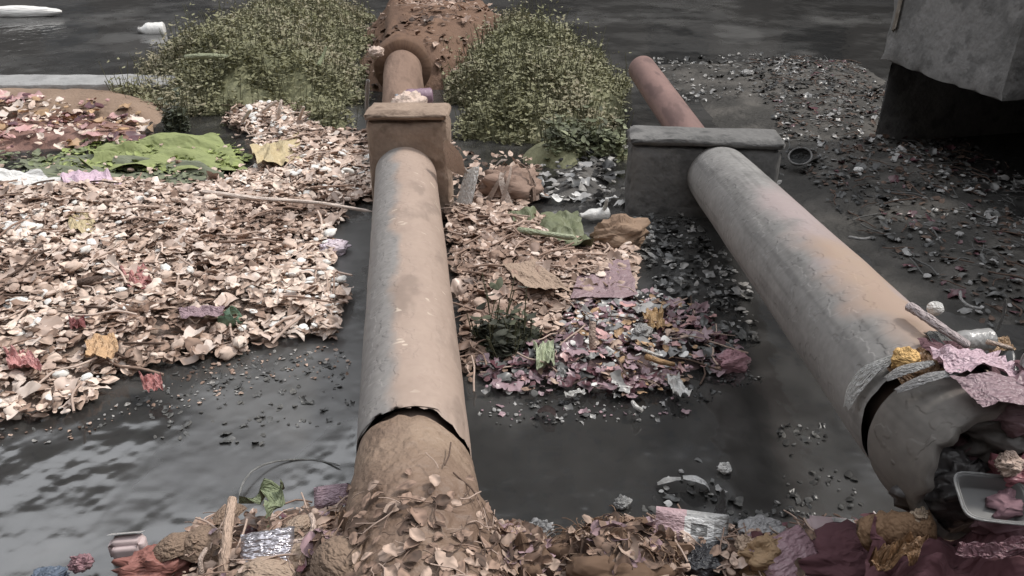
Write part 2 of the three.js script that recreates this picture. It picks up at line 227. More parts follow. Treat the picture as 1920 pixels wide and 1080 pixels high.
{ // concrete supports
  const pl = LP.at(lFar - .02, 0, 0), o = thing('pipe_support', 'narrow brown concrete support with cream ledge, the tan pipe passes through it', 'concrete support');
  const body = mesh('body', roughBox(.40, .78, .19, .035, .008, 3), conBrown, o), cap = mesh('cap_ledge', roughBox(.41, .045, .21, .03, .006, 5), conBrown, o);
  o.position.set(pl.x + .012, -.32, pl.z - .05); body.position.y = 0; cap.position.y = .782; body.position.z = -.1; cap.position.z = -.1;
  const pr = RPp.at(rFar + .03, 0, 0), q = thing('pipe_support', 'wide dark concrete support with grey ledge, the slanting grey pipe enters it', 'concrete support');
  const b2 = mesh('body', roughBox(.72, .71, .2, .035, .01, 9), conDark, q), c2 = mesh('cap_ledge', roughBox(.74, .05, .22, .03, .007, 12), conDark, q);
  c2.position.y = .712; q.position.set(pr.x - .065, -.36, pr.z - .12); q.rotation.y = -.1;
}
{ // concrete walkway on the right bank, hollow and dark below
  const o = thing('concrete_walkway', 'stained concrete walkway slab above a black gap in the upper right corner', 'walkway');
  const a = P(1648, 114, .5), b = P(1925, 213, .5), d = b.clone().sub(a).setY(0), L = 7, yaw = Math.atan2(-d.z, d.x); d.normalize();
  const mid = a.clone().addScaledVector(d, L / 2), nrm = V(-d.z, 0, d.x); if (nrm.x < 0) nrm.negate();
  o.position.set(mid.x, .5, mid.z); o.rotation.y = yaw;
  const inv = o.matrixWorld; o.updateMatrixWorld(true);
  const loc = v => o.worldToLocal(v.clone());
  const back = loc(mid.clone().addScaledVector(nrm, .15)), e1 = P(1903, 192, .5), L1 = Math.hypot(e1.x - a.x, e1.z - a.z), x0 = loc(a).x;
  const face = mesh('edge_beam', roughBox(L1, .85, .3, .05, .003, 31), conGrey, o); face.position.set(x0 + L1 / 2, 0, back.z);
  const f2 = mesh('edge_beam', roughBox(L - L1 - .2, .85, .3, .06, .003, 33), conGrey, o); f2.position.set(x0 + L1 + .2 + (L - L1 - .2) / 2, 0, back.z);
  const sl = mesh('deck_slab', roughBox(L, .2, 5, .2, .004, 35), conGrey, o); const c = loc(mid.clone().addScaledVector(nrm, 2.81)); sl.position.set(c.x, .1, c.z);
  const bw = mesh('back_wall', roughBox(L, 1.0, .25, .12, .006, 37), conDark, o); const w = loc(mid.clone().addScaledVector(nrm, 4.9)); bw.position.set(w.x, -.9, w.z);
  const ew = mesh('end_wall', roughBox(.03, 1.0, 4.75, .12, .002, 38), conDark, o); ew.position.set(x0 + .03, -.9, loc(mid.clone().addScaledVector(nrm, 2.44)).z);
  const post = mesh('pale_strip', roughBox(.035, .36, .03, .03, .003, 39), conPale, o); const pp = loc(P(1703, 108, .72).setY(.8).addScaledVector(nrm, -.02)); const ax = loc(a.clone().addScaledVector(d, .09)); post.position.set(ax.x, .18, loc(mid).z - Math.sign(back.z) * .012);
  
}
{ // far kerb at the left shore
  const o = mesh('shore_kerb', roughBox(4.2, .1, .34, .06, .01, 45), concreteMat([.36, .36, .36], [.22, .22, .22], { seed: 41 })); tag(o, 'low pale grey concrete kerb along the far left shore', 'kerb'); const p = P(-60, 166, 0); o.position.set(p.x - .35, -.02, p.z);
}
{ // surroundings outside the frame that shade and darken the right half: houses on the right and far banks
  const brick = concreteMat([.13, .12, .11], [.08, .075, .07], { seed: 51 });
  const glass = new THREE.MeshPhysicalMaterial({ color: C(.03, .035, .04), roughness: .12 });
  function house(label, w, h, d, x, z, side) {
    const o = thing('apartment_building', label, 'building'); o.position.set(x, 0, z);
    const g = new THREE.BoxGeometry(w, h, d); g.translate(0, h / 2 - .5, 0); mesh('wall', g, brick, o);
    const r = new THREE.BoxGeometry(w + .4, .3, d + .4); r.translate(0, h - .35, 0); mesh('roof', r, brick, o);
    const n = Math.floor((side ? d : w) / 2.6);
    for (let f = 0; f < Math.floor(h / 3); f++) for (let k = 0; k < n; k++) { const win = new THREE.BoxGeometry(side ? .12 : 1.2, 1.4, side ? 1.2 : .12); const m = mesh('window', win, glass, o); const off = (k - (n - 1) / 2) * 2.6; m.position.set(side ? -w / 2 - .02 : off, 1.9 + f * 3, side ? off : d / 2 + .02); }
  }
  house('dark apartment building across the far bank, out of the picture', 21, 17, 8, 7.2, -20, false);
  house('dark apartment building along the left bank, out of the picture', 6, 15, 18, -10, 6, false);
  house('dark apartment building behind the viewer, out of the picture', 20, 14, 6, 1, 13, false);
  house('dark apartment building along the right bank, out of the picture', 6, 5.5, 30, 11.3, -1, true);
  house('low dark building across the far left bank, out of the picture', 24, 14.6, 8, -17.5, -22, false);
}

// ------------------------------------------------------------------ vegetation
function leafGeo(seed, len = 1, wid = .55, nu = 5, nv = 4, curl = .5, mott = 1) {
  const r = rngOf(seed * 977 + 5), c1 = rr(-.9, .9, r) * curl, c2 = rr(-.7, 1.1, r) * curl, tw = rr(-.9, .9, r) * curl, sk = rr(-.15, .15, r), wv = rr(1.5, 4, r), pw = rr(.5, .95, r), ph = rr(0, 6, r);
  return grid(nu, nv, (u, v) => {
    const t = u - .5, w = v * 2 - 1, pr = Math.pow(Math.sin(Math.PI * (.04 + .92 * u)), pw) * wid * .5 * (1 + .22 * (noise(u * 6 + seed, w > 0 ? 3 : 8, seed) - .5));
    const x = t * len, z = w * pr + sk * Math.sin(Math.PI * u), y = c1 * t * t * len + c2 * w * w * pr + tw * t * w * pr + .06 * curl * Math.sin(wv * 6 * u + ph) * w;
    return V(x, y, z);
  }, (u, v) => { const k = 1 + mott * (.7 * (noise(u * 5 + seed * 3, v * 4, seed) - .5) - .25 * ss(.55, .8, noise(u * 9 + seed, v * 9, 4.4))); return C(k, k * .98, k * .95); });
}
function bush(label, pts, H, fall, nL, size, cols, dens, seed, blade = 0) {
  const o = thing('weed_bush', label, 'bush'), po = poly(pts), f = moundFn(po, H, fall, .28, 1.2, seed), r = rngOf(seed * 31 + 3), [x0, x1, z0, z1] = bbox(po);
  mounds.pop();
  mesh('undergrowth', moundGeo(po, (x, z) => { const h = f(x, z); return h < -.5 ? h : h - .035; }, .05, (x, z) => mix(C(.14, .14, .075), C(.22, .22, .13), speck(x, z, 9))), earthMat, o);
  const fo = new Acc(), st = new Acc(), leafs = [0, 1, 2, 3].map(k => leafGeo(400 + k, 1, blade && k > 1 ? .16 : .5, 3, 2, .6, .5)), m = new THREE.Matrix4(), q = new THREE.Quaternion(), e = new THREE.Euler();
  const stem = new THREE.CylinderGeometry(.6, 1, 1, 5); stem.translate(0, .5, 0);
  let n = 0, guard = 0;
  while (n < nL && guard++ < nL * 20) {
    const x = rr(x0, x1, r), z = rr(z0, z1, r), h = f(x, z); if (h < .01) continue; const d = fbm(x * 5 + seed, z * 5, 4); if (r() > ss(.25, .6, d) * .9 + .1) continue;
    const tall = n % 9 === 0 ? rr(.03, n % 45 === 0 ? .26 : .12, r) : rr(-.03, .05, r), b = rr(.5, 1, r) * size, c = cols[Math.floor(cl(.5 + 2.2 * (fbm(x * 2.2, z * 2.2, seed + 1) - .5) + .5 * (r() - .5), 0, .999) * cols.length)];
    e.set(rr(-.5, .5, r), rr(0, 6.28, r), rr(-.5, .5, r)); q.setFromEuler(e); m.compose(V(x, h + tall, z), q, V(b, b, b)); fo.add(leafs[Math.floor(r() * 4)], m, c);
    if (n % 9 === 0) { e.set(rr(-.3, .3, r), 0, rr(-.3, .3, r)); q.setFromEuler(e); m.compose(V(x, h - .05, z), q, V(.003, tall + .06, .003)); st.add(stem, m, C(.09, .09, .05)); }
    n++;
  }
  const lm = new THREE.MeshPhysicalMaterial({ vertexColors: true, roughness: .7, transmission: .3, thickness: 0, side: THREE.DoubleSide });
  tag(mesh('foliage', fo.geo(), lm, o), null, null, null, 'stuff'); tag(mesh('stems', st.geo(), earthMat, o), null, null, null, 'stuff');
  return o;
}
const olive = [C(.20, .20, .10), C(.245, .245, .13), C(.275, .272, .155), C(.295, .285, .175), C(.31, .28, .185)];
bush('wide olive green weed bush left of the brown support, spreading to the grey water', [[205, 196], [330, 216], [500, 226], [640, 252], [696, 258], [696, 22], [560, 25], [420, 62], [262, 132]], .33, .8, 27000, .046, olive, 1, 41);
bush('wide olive green weed bush between both concrete supports', [[838, 262], [1000, 278], [1100, 268], [1178, 255], [1182, 165], [1110, 115], [1010, 70], [890, 72], [830, 150]], .28, .5, 21000, .042, olive, 1, 42);
bush('small dark green weed clump on the litter beside the bright green mat', [[272, 248], [330, 262], [392, 256], [395, 236], [340, 226], [285, 230]], .16, .15, 900, .07, [C(.03, .035, .02), C(.07, .085, .05), C(.14, .16, .11)], 1, 43);
bush('small pale green weed clump right of the ribbed brown basket', [[1020, 300], [1080, 312], [1160, 300], [1164, 275], [1100, 268], [1030, 276]], .12, .12, 900, .06, [C(.07, .08, .04), C(.13, .15, .08), C(.3, .33, .2)], 1, 44);
bush('low dark green weeds at the front of the middle litter', [[888, 660], [950, 642], [1000, 650], [1008, 700], [990, 745], [930, 752], [892, 735]], .04, .12, 900, .06, [C(.03, .035, .018), C(.07, .08, .04), C(.12, .14, .06), C(.3, .33, .18)], 1, 45);

// ------------------------------------------------------------------ litter pieces
function scrapGeo(seed, n = 5, cr = .16) {
  const r = rngOf(seed * 131 + 9), asp = rr(.45, .95, r), kx = rr(-.8, .8, r), kz = rr(-.8, .8, r);
  return grid(n, n, (u, v) => { let x = u - .5, z = (v - .5) * asp; const a = Math.atan2(z, x), k = 1 + .35 * (noise(Math.cos(a) * 2 + seed, Math.sin(a) * 2, seed) - .5) * 2 * ss(.2, .5, Math.max(Math.abs(u - .5), Math.abs(v - .5))); x *= k; z *= k; const y = cr * 2 * (fbm(u * 3.3 + seed, v * 3.3, seed, 2) - .5) + cr * 1.2 * Math.abs(noise(u * 2.4, v * 2.4, seed * 1.7) - .5) + kx * x * x + kz * z * z * .8; return V(x, y, z); },
    (u, v) => { const k = 1 + .3 * (noise(u * 4 + seed, v * 4, seed) - .5); return C(k, k, k); });
}
function chipGeo(seed) {
  const g = new THREE.DodecahedronGeometry(.5, 1), p = g.attributes.position, c = [], r = rngOf(seed + 55), sx = rr(.7, 1, r), sy = rr(.25, .5, r), sz = rr(.5, .9, r), f = p.array, key = new Map();
  for (let i = 0; i < p.count; i++) { const x = p.getX(i), y = p.getY(i), z = p.getZ(i), k = .75 + .55 * noise(x * 2.6 + seed, y * 2.6, z * 2.6); p.setXYZ(i, x * k * sx, y * k * sy, z * k * sz); const t = 1 + .25 * (noise(x * 5, y * 5 + seed, z * 5) - .5); c.push(t, t, t); }
  g.deleteAttribute('uv'); g.setAttribute('color', new THREE.Float32BufferAttribute(c, 3)); g.computeVertexNormals(); return g;
}
function wadGeo(seed) { const g = grid(13, 9, (u, v) => { const a = u * 2 * Math.PI, b = (v - .5) * Math.PI, x = Math.cos(b) * Math.cos(a), y = Math.sin(b), z = Math.cos(b) * Math.sin(a), k = .72 + .9 * Math.abs(fbm(x * 1.7 + seed, y * 1.7, z * 1.7, 2) - .5) + .25 * (noise(x * 4 + seed, y * 4, z * 4) - .5); return V(x * k * .5, y * k * .26, z * k * .38); }, (u, v) => { const k = 1 + .25 * (noise(u * 5 + seed, v * 4) - .5); return C(k, k * .99, k * .97); }); g.deleteAttribute('uv'); return g; }
function twigGeo(seed) { const r = rngOf(seed + 71), a = rr(-.12, .12, r), b = rr(-.1, .1, r); const cv = new THREE.CatmullRomCurve3([V(-.5, 0, 0), V(-.15, rr(0, .06, r), a), V(.2, rr(0, .06, r), b), V(.5, 0, rr(-.1, .1, r))]); const g = new THREE.TubeGeometry(cv, 6, .022, 5); g.deleteAttribute('uv'); return g; }
const KINDS = {
  dry_leaf: { geos: Array.from({ length: 12 }, (_, k) => leafGeo(k + 1, 1, .5 + .06 * (k % 6), 5, 4, .62)), rough: .75, size: [.028, .072], cat: 'leaf' },
  plastic_scrap: { geos: Array.from({ length: 10 }, (_, k) => scrapGeo(k + 1)), rough: .35, size: [.03, .085], cat: 'plastic scrap' },
  foam_chip: { geos: Array.from({ length: 6 }, (_, k) => chipGeo(k * 7 + 1)), rough: .9, size: [.014, .055], cat: 'foam chip' },
  paper_wad: { geos: Array.from({ length: 6 }, (_, k) => wadGeo(k * 5 + 2)), rough: .8, size: [.04, .09], cat: 'paper wad' },
  green_leaf: { geos: Array.from({ length: 6 }, (_, k) => leafGeo(k + 31, 1, .6, 4, 3, .5)), rough: .6, size: [.03, .075], cat: 'leaf' },
  twig: { geos: Array.from({ length: 5 }, (_, k) => twigGeo(k)), rough: .85, size: [.08, .24], cat: 'twig' },
};
const TINT = {
  cream: C(.60, .475, .405), ivory: C(.70, .59, .52), tan: C(.43, .325, .27), brown: C(.27, .185, .145), dark: C(.09, .058, .044), grey: C(.30, .295, .29), pink: C(.50, .30, .29), mauve: C(.31, .215, .24), maroon: C(.11, .05, .06), white: C(.72, .71, .69), yellow: C(.50, .41, .25), orange: C(.42, .28, .17), green: C(.2, .24, .12), lime: C(.30, .36, .13), moss: C(.19, .215, .135), black: C(.025, .025, .025), lead: C(.10, .10, .098),
};
const pieces = { dry_leaf: [], plastic_scrap: [], foam_chip: [], paper_wad: [], green_leaf: [], twig: [] };
function strew(where, po, n, mixK, tints, lift = .03, sizeK = 1, edge = 0, clump = 0) {
  const r = rngOf(n * 13 + where.length * 77), [x0, x1, z0, z1] = bbox(po), kk = Object.entries(mixK), kt = kk.reduce((a, b) => a + b[1], 0); let k = 0, guard = 0;
  while (k < n && guard++ < n * 60) {
    const x = rr(x0, x1, r), z = rr(z0, z1, r); if (sdist(po, x, z) < edge + .09 * (fbm(x * 5, z * 5, 3) - .5)) continue;
    if (clump && r() > ss(clump - .08, clump + .1, fbm(x * 3.3 + 5, z * 3.3, 6))) continue;
    const py = proj(V(x, 0, z)); if (py[0] < -120 || py[0] > 2040 || py[1] > 1180) continue;
    let q = r() * kt, kind = kk[0][0]; for (const [a, w] of kk) { if ((q -= w) <= 0) { kind = a; break; } }
    const K = KINDS[kind], sz = rr(0, 1, r), s = (K.size[0] + (K.size[1] - K.size[0]) * sz * sz) * sizeK, set = tints[kind] || tints.all, j = fbm(x * 2.5, z * 2.5, 8), t = set[Math.floor(cl(.5 + 2 * (j - .5) + .9 * (r() - .5), 0, .999) * set.length)];
    const tilt = kind === 'twig' ? .15 : .42; pieces[kind].push({ where, tint: t, g: Math.floor(r() * K.geos.length), p: V(x, heightAt(x, z) + rr(.2, 1, r) * lift + (kind === 'foam_chip' ? s * .12 : s * .06), z), e: [rr(-tilt, tilt, r), rr(0, 6.28, r), rr(-tilt, tilt, r)], s, px: s / py[2], k: rr(.8, 1.15, r) }); k++;
  }
}
const T = (...a) => a;
strew('pale litter raft left of the tan pipe', rafts.left.po, 12000, { dry_leaf: 62, plastic_scrap: 14, foam_chip: 18, paper_wad: 3, twig: 5 }, { all: T('brown', 'tan', 'cream', 'cream', 'ivory'), dry_leaf: T('brown', 'brown', 'tan', 'tan', 'cream', 'cream', 'ivory'), plastic_scrap: T('tan', 'cream', 'ivory', 'cream', 'ivory', 'cream', 'tan', 'cream'), foam_chip: T('tan', 'cream', 'ivory', 'white'), paper_wad: T('cream', 'ivory', 'white'), twig: T('dark', 'brown', 'tan', 'cream') }, .05);
strew('brown litter raft between both pipes', rafts.middle.po, 3800, { dry_leaf: 68, plastic_scrap: 14, foam_chip: 12, paper_wad: 2.5, twig: 5 }, { all: T('brown', 'brown', 'brown', 'tan', 'tan', 'tan'), foam_chip: T('tan', 'cream', 'ivory') }, .045);
strew('pinkish rubbish patch between both pipes', rafts.pink.po, 1150, { dry_leaf: 24, plastic_scrap: 48, foam_chip: 22, twig: 6 }, { all: T('maroon', 'mauve', 'mauve', 'pink', 'grey'), plastic_scrap: T('lead', 'maroon', 'mauve', 'mauve', 'maroon', 'mauve', 'pink', 'grey'), dry_leaf: T('maroon', 'brown', 'mauve', 'tan', 'orange'), foam_chip: T('lead', 'mauve', 'grey', 'white'), twig: T('tan', 'dark') }, .035, .72);
strew('reddish litter line on the far mud bank', rafts.far.po, 330, { dry_leaf: 35, plastic_scrap: 45, foam_chip: 20 }, { all: T('maroon', 'pink', 'pink', 'orange', 'cream', 'ivory') }, .05, 1.3);
strew('grey litter beside the wide support', rafts.rear.po, 170, { dry_leaf: 40, plastic_scrap: 40, foam_chip: 20 }, { all: T('black', 'lead', 'grey', 'grey', 'white') }, .04);
strew('litter right of the narrow support', poly([[838, 270], [900, 300], [1010, 300], [1015, 385], [850, 395]]), 240, { dry_leaf: 70, plastic_scrap: 20, foam_chip: 10 }, { all: T('dark', 'brown', 'tan', 'cream') }, .06);
strew('mud flat beside the slanting pipe', poly([[1400, 120], [1480, 105], [1600, 115], [1700, 200], [1920, 330], [2100, 600], [1850, 620], [1640, 470], [1480, 320]]), 2900, { dry_leaf: 38, plastic_scrap: 22, foam_chip: 26, twig: 14 }, { all: T('black', 'lead', 'lead', 'lead', 'lead'), dry_leaf: T('black', 'dark', 'lead', 'dark'), foam_chip: T('lead', 'lead', 'grey'), twig: T('dark', 'lead'), plastic_scrap: T('black', 'lead', 'lead', 'maroon', 'grey') }, .010, .75);
strew('dark mud around the wide support', poly([[1200, 110], [1480, 100], [1480, 400], [1400, 420], [1470, 200], [1270, 190]]), 420, { dry_leaf: 50, plastic_scrap: 25, foam_chip: 25 }, { all: T('black', 'lead', 'lead', 'grey') }, .012, .75);
strew('dark water between the pinkish patch and the slanting pipe', poly([[1190, 400], [1290, 400], [1420, 560], [1440, 660], [1390, 640], [1230, 560]]), 420, { dry_leaf: 45, plastic_scrap: 30, foam_chip: 25 }, { all: T('black', 'lead', 'lead', 'grey', 'grey') }, .015, .7);
strew('black water in front of the slanting pipe', poly([[1360, 780], [1480, 720], [1620, 900], [1650, 960], [1500, 985], [1280, 975], [1180, 960], [1200, 930], [1330, 850]]), 120, { dry_leaf: 30, plastic_scrap: 34, foam_chip: 36 }, { all: T('black', 'lead', 'lead', 'grey'), foam_chip: T('lead', 'grey', 'white') }, .004, .48, 0, .45);
strew('grey water left of the tan pipe', poly([[200, 740], [480, 670], [655, 660], [650, 860], [560, 850], [420, 830], [230, 830]]), 130, { dry_leaf: 50, plastic_scrap: 30, foam_chip: 20 }, { all: T('black', 'lead', 'lead', 'lead') }, .002, .45, 0, .5);
strew('rubbish bank along the front', foreBank.po, 2200, { dry_leaf: 50, plastic_scrap: 20, foam_chip: 8, paper_wad: 2, twig: 20 }, { all: T('dark', 'brown', 'brown', 'tan', 'tan'), dry_leaf: T('dark', 'dark', 'brown', 'brown', 'tan'), plastic_scrap: T('maroon', 'dark', 'brown', 'mauve', 'tan') }, .05, .55);
strew('scum along the front edge of the left litter raft', poly([[-60, 800], [60, 800], [150, 790], [330, 695], [480, 660], [640, 645], [655, 700], [420, 745], [240, 780], [150, 830], [-60, 850]]), 330, { foam_chip: 70, dry_leaf: 30 }, { all: T('dark', 'brown', 'lead', 'tan', 'grey') }, .003, .34);
strew('scum along the front edge of the pinkish rubbish', poly([[890, 745], [1000, 755], [1080, 740], [1200, 760], [1400, 690], [1430, 700], [1230, 800], [1000, 800], [890, 790]]), 200, { foam_chip: 70, plastic_scrap: 30 }, { all: T('black', 'lead', 'lead', 'mauve', 'grey') }, .003, .34);
strew('litter lying on the green mat', poly([[150, 262], [470, 255], [480, 350], [40, 345]]), 60, { dry_leaf: 60, foam_chip: 25, paper_wad: 4 }, { all: T('brown', 'tan', 'cream') }, .05, .9);
strew('plant mat near the far left bank', poly([[60, 315], [150, 272], [405, 258], [475, 300], [455, 328], [300, 325]]), 800, { green_leaf: 1 }, { all: T('green', 'lime', 'lime') }, .022);
strew('grey green strip below the bright green mat', poly([[-60, 298], [60, 285], [170, 300], [330, 312], [475, 325], [475, 355], [200, 356], [60, 345], [-60, 322]]), 420, { green_leaf: 80, foam_chip: 12, dry_leaf: 8 }, { all: T('moss', 'moss', 'green'), foam_chip: T('tan', 'cream'), dry_leaf: T('brown', 'tan') }, .02);
{ // straw and leaves caked on the lower end of the tan pipe
  const r = rngOf(808), tn2 = { dry_leaf: ['dark', 'brown', 'brown', 'tan'], twig: ['dark', 'dark', 'brown', 'tan'] };
  for (let k = 0; k < 1000; k++) { const t = lJoint - .16 - .62 * Math.pow(r(), .55), a = rr(-1.9, 1.9, r), p = LP.at(t, a, RP * 1.16 + rr(-.002, .02, r)), kind = k % 5 < 3 ? 'dry_leaf' : 'twig', K = KINDS[kind], py = proj(p); if (py[1] > 1120 || r() > .25 + 1.1 * ss(lJoint - .16, lJoint - .5, t)) continue; const sz = r(), s2 = (K.size[0] + (K.size[1] - K.size[0]) * sz * sz) * (kind === 'twig' ? .36 : .75); pieces[kind].push({ where: 'crust on the muddy pipe socket', tint: pick(tn2[kind], r), g: Math.floor(r() * K.geos.length), p, e: [rr(-.3, .3, r), rr(0, 6.28, r), -a * .8 + rr(-.25, .25, r)], s: s2, px: s2 / py[2], k: rr(.8, 1.15, r), order: 'ZYX' }); }
}
strew('brown heap over the far end of the tan pipe', heap.po, 420, { dry_leaf: 85, plastic_scrap: 5, twig: 10 }, { all: T('dark', 'brown', 'brown', 'brown', 'tan') }, .04, 1.2);
{
  const mats = {}, m4 = new THREE.Matrix4(), q = new THREE.Quaternion(), e = new THREE.Euler(), protos = {};
  const matOf = (kind, t) => mats[kind + t] ??= new THREE.MeshPhysicalMaterial({ color: TINT[t], vertexColors: true, roughness: KINDS[kind].rough, side: THREE.DoubleSide, ...(kind === 'twig' ? { vertexColors: false } : {}) });
  const WORD = { cream: 'cream', ivory: 'ivory white', tan: 'tan', brown: 'brown', dark: 'dark brown', grey: 'grey', pink: 'pink', mauve: 'mauve', maroon: 'maroon', white: 'white', yellow: 'yellow', orange: 'orange', green: 'green', lime: 'bright green', moss: 'grey green', black: 'black', lead: 'dark grey' };
  const NOUN = { dry_leaf: ['dry leaf', 'dry leaves'], plastic_scrap: ['crumpled plastic scrap', 'crumpled plastic scraps'], foam_chip: ['foam chip', 'foam chips'], paper_wad: ['crumpled paper wad', 'crumpled paper wads'], twig: ['twig', 'twigs'], green_leaf: ['leaf', 'leaves'] };
  for (const kind in pieces) {
    const list = pieces[kind].filter(p => true).sort((a, b) => b.px - a.px), own = list.slice(0, 290), rest = list.slice(290), acc = new Acc();
    for (const p of own) {
      const key = kind + p.g + p.tint, word = `${WORD[p.tint]} ${NOUN[kind][0]} in the ${p.where}`, grp = `${WORD[p.tint]} ${NOUN[kind][1]} in the ${p.where}`;
      let o; if (protos[key]) { o = protos[key].clone(); o.name = numbered(kind); scene.add(o); } else o = protos[key] = mesh(kind, KINDS[kind].geos[p.g], matOf(kind, p.tint));
      o.userData = {}; tag(o, word, KINDS[kind].cat, grp); o.position.copy(p.p); o.rotation.set(...p.e, p.order || 'XYZ'); o.scale.setScalar(p.s);
    }
    for (const p of rest) { e.set(...p.e, p.order || 'XYZ'); q.setFromEuler(e); m4.compose(p.p, q, V(p.s, p.s, p.s)); acc.add(KINDS[kind].geos[p.g], m4, TINT[p.tint].clone().multiplyScalar(p.k)); }
    if (rest.length) tag(mesh('litter_' + { dry_leaf: 'leaves', plastic_scrap: 'scraps', foam_chip: 'chips', paper_wad: 'wads', green_leaf: 'greens', twig: 'twigs' }[kind], acc.geo(), new THREE.MeshPhysicalMaterial({ vertexColors: true, roughness: KINDS[kind].rough, side: THREE.DoubleSide })), `many smaller ${NOUN[kind][1]} floating all over the litter`, 'litter', null, 'stuff');
  }
}

// ------------------------------------------------------------------ single pieces of rubbish
const mp = (px, py, h = 0) => proj(P(px, py, h))[2] / FPX; // metres per picture point there
function M(t, rough = .6, o = {}) { return new THREE.MeshPhysicalMaterial({ color: typeof t === 'string' ? TINT[t] : t, roughness: rough, bumpMap: crinkleBump, bumpScale: .008, side: THREE.DoubleSide, ...o }); }
function surf(x, z) { // what a thing lying there rests on: litter or water, or one of the pipes
  let h = Math.max(0, heightAt(x, z)); return h;
}
function setDown(o, px, py, h = null, lift = .03) { let p = P(px, py, .05); for (let k = 0; k < 4; k++) p = P(px, py, Math.max(h ?? 0, surf(p.x, p.z)) + lift); o.position.copy(p); return p; }
// crumpled sheet with given corners (picture points on the ground), a little relief
function sheet(name, label, cat, corners, mat, h = .05, cr = .03, seed = 1, n = 22, part) {
  const c = corners.map(([x, y, hh]) => P(x, y, hh ?? h)), ctr = c.reduce((a, b) => a.add(b), V(0, 0, 0)).multiplyScalar(1 / 4), r = k => c[k].clone().sub(ctr), L = (a, b, t) => a.clone().lerp(b, t);
  const g = grid(n, n, (u, v) => {
    const e = .16 * (fbm(u * 4 + seed, v * 4, seed, 3) - .5), uu = cl(u + e * (1 - Math.abs(2 * u - 1) * .3), -.1, 1.1), vv = v + .16 * (fbm(u * 4, v * 4 + seed, seed + 5, 3) - .5);
    const p = L(L(r(0), r(1), uu), L(r(3), r(2), uu), vv); const k = Math.abs(fbm(u * 3 + seed, v * 3, seed, 3) - .5) * 2.6 + Math.abs(noise(u * 5 + v * 3, v * 6 - u * 4, seed + 2) - .5) * .6; p.y += cr * (k - .5); return p;
  });
  const o = mesh(name, g, mat, part); o.position.copy(ctr); if (!part) tag(o, label, cat); return o;
}
// lump: crumpled bag or wad, base at y=0
function lumpGeo(sx, sy, sz, seed, ridg = .5, n = 30) { return grid(n, Math.round(n * .7), (u, v) => { const a = u * 2 * Math.PI, b = (v - .5) * Math.PI, x = Math.cos(b) * Math.cos(a), y = Math.sin(b), z = Math.cos(b) * Math.sin(a); const k = .78 + ridg * (Math.abs(fbm(x * 1.9 + seed, y * 1.9, z * 1.9, 3) - .5) * 2.2 + .35 * Math.abs(noise(x * 5 + seed, y * 5, z * 5) - .5)) ; return V(x * k * sx / 2, (y * k * .5 + .42) * sy, z * k * sz / 2); }); }
function lump(name, label, cat, px, py, w, hgt, d, mat, seed, yaw = 0, lift = -.005, ridg = .5, h = null) { const o = mesh(name, lumpGeo(w, hgt, d, seed, ridg), mat); tag(o, label, cat); setDown(o, px, py, h, lift); o.rotation.y = yaw; return o; }
// pillow packet with crimped ends
function packetGeo(w, l, th, seed) { return grid(26, 20, (u, v) => { const U = u * 2 % 2, s = u < .5 ? 1 : -1, x = (u < .5 ? u * 2 : 2 - u * 2) - .5, z = v - .5, e = Math.pow(Math.max(0, 1 - Math.pow(Math.abs(x * 2), 3)), .5) * Math.pow(Math.max(0, 1 - Math.pow(Math.abs(z * 2), 3.5)), .5); return V(x * w, s * e * th / 2 + th * .25 * (fbm(x * 6 + seed, z * 6, seed) - .5) + .0008 * s + .004 * Math.sin(x * w * 900) * ss(.42, .48, Math.abs(z)), z * l * (1 + .03 * noise(x * 9, z, seed))); }); }
function packet(name, label, cat, px, py, w, l, th, mat, yaw, seed, tilt = [0, 0], lift = .03, h = null) { const o = mesh(name, packetGeo(w, l, th, seed), mat); tag(o, label, cat); setDown(o, px, py, h, lift); o.rotation.set(tilt[0], yaw, tilt[1], 'YXZ'); return o; }
// stick through picture points
function stick(name, label, cat, pts, r0, r1, mat, seed = 1) {
  const c = pts.map(([x, y, h]) => P(x, y, h)), o0 = c[0].clone(), cv = new THREE.CatmullRomCurve3(c.map(p => p.clone().sub(o0))), fr = cv.computeFrenetFrames(24, false), pp = cv.getSpacedPoints(24);
  const g = grid(9, 24, (u, v) => { const k = Math.round(v * 24), a = u * 2 * Math.PI, end = (v < .001 || v > .999) ? .01 : 1, r = (r0 + (r1 - r0) * v) * end * (.85 + .4 * noise(v * 14 + seed, Math.cos(a) * 1.4, Math.sin(a) * 1.4)); return pp[k].clone().addScaledVector(fr.normals[k], r * Math.cos(a)).addScaledVector(fr.binormals[k], r * Math.sin(a)); });
  const o = mesh(name, g, mat); o.position.copy(o0); return tag(o, label, cat);
}
// ribbon through points, standing or lying
function ribbon(name, label, cat, pts, width, mat, seed = 1, side = [0, 1, 0], th = 0) {
  const c = pts.map(p => p.isVector3 ? p : P(...p)), o0 = c[0].clone(), cv = new THREE.CatmullRomCurve3(c.map(p => p.clone().sub(o0))), s = V(...side).normalize();
  const g = grid(6, 26, (u, v) => { const w = width * Math.pow(Math.sin(Math.PI * (.08 + .84 * v)), .6), p = cv.getPoint(v); return p.addScaledVector(s, (u - .5) * w).add(V(0, .18 * width * (1 - Math.pow(2 * u - 1, 2)), .1 * width * (noise(v * 5 + seed, u * 2, 1) - .5))); });
  const o = mesh(name, g, mat); o.position.copy(o0); return tag(o, label, cat);
}
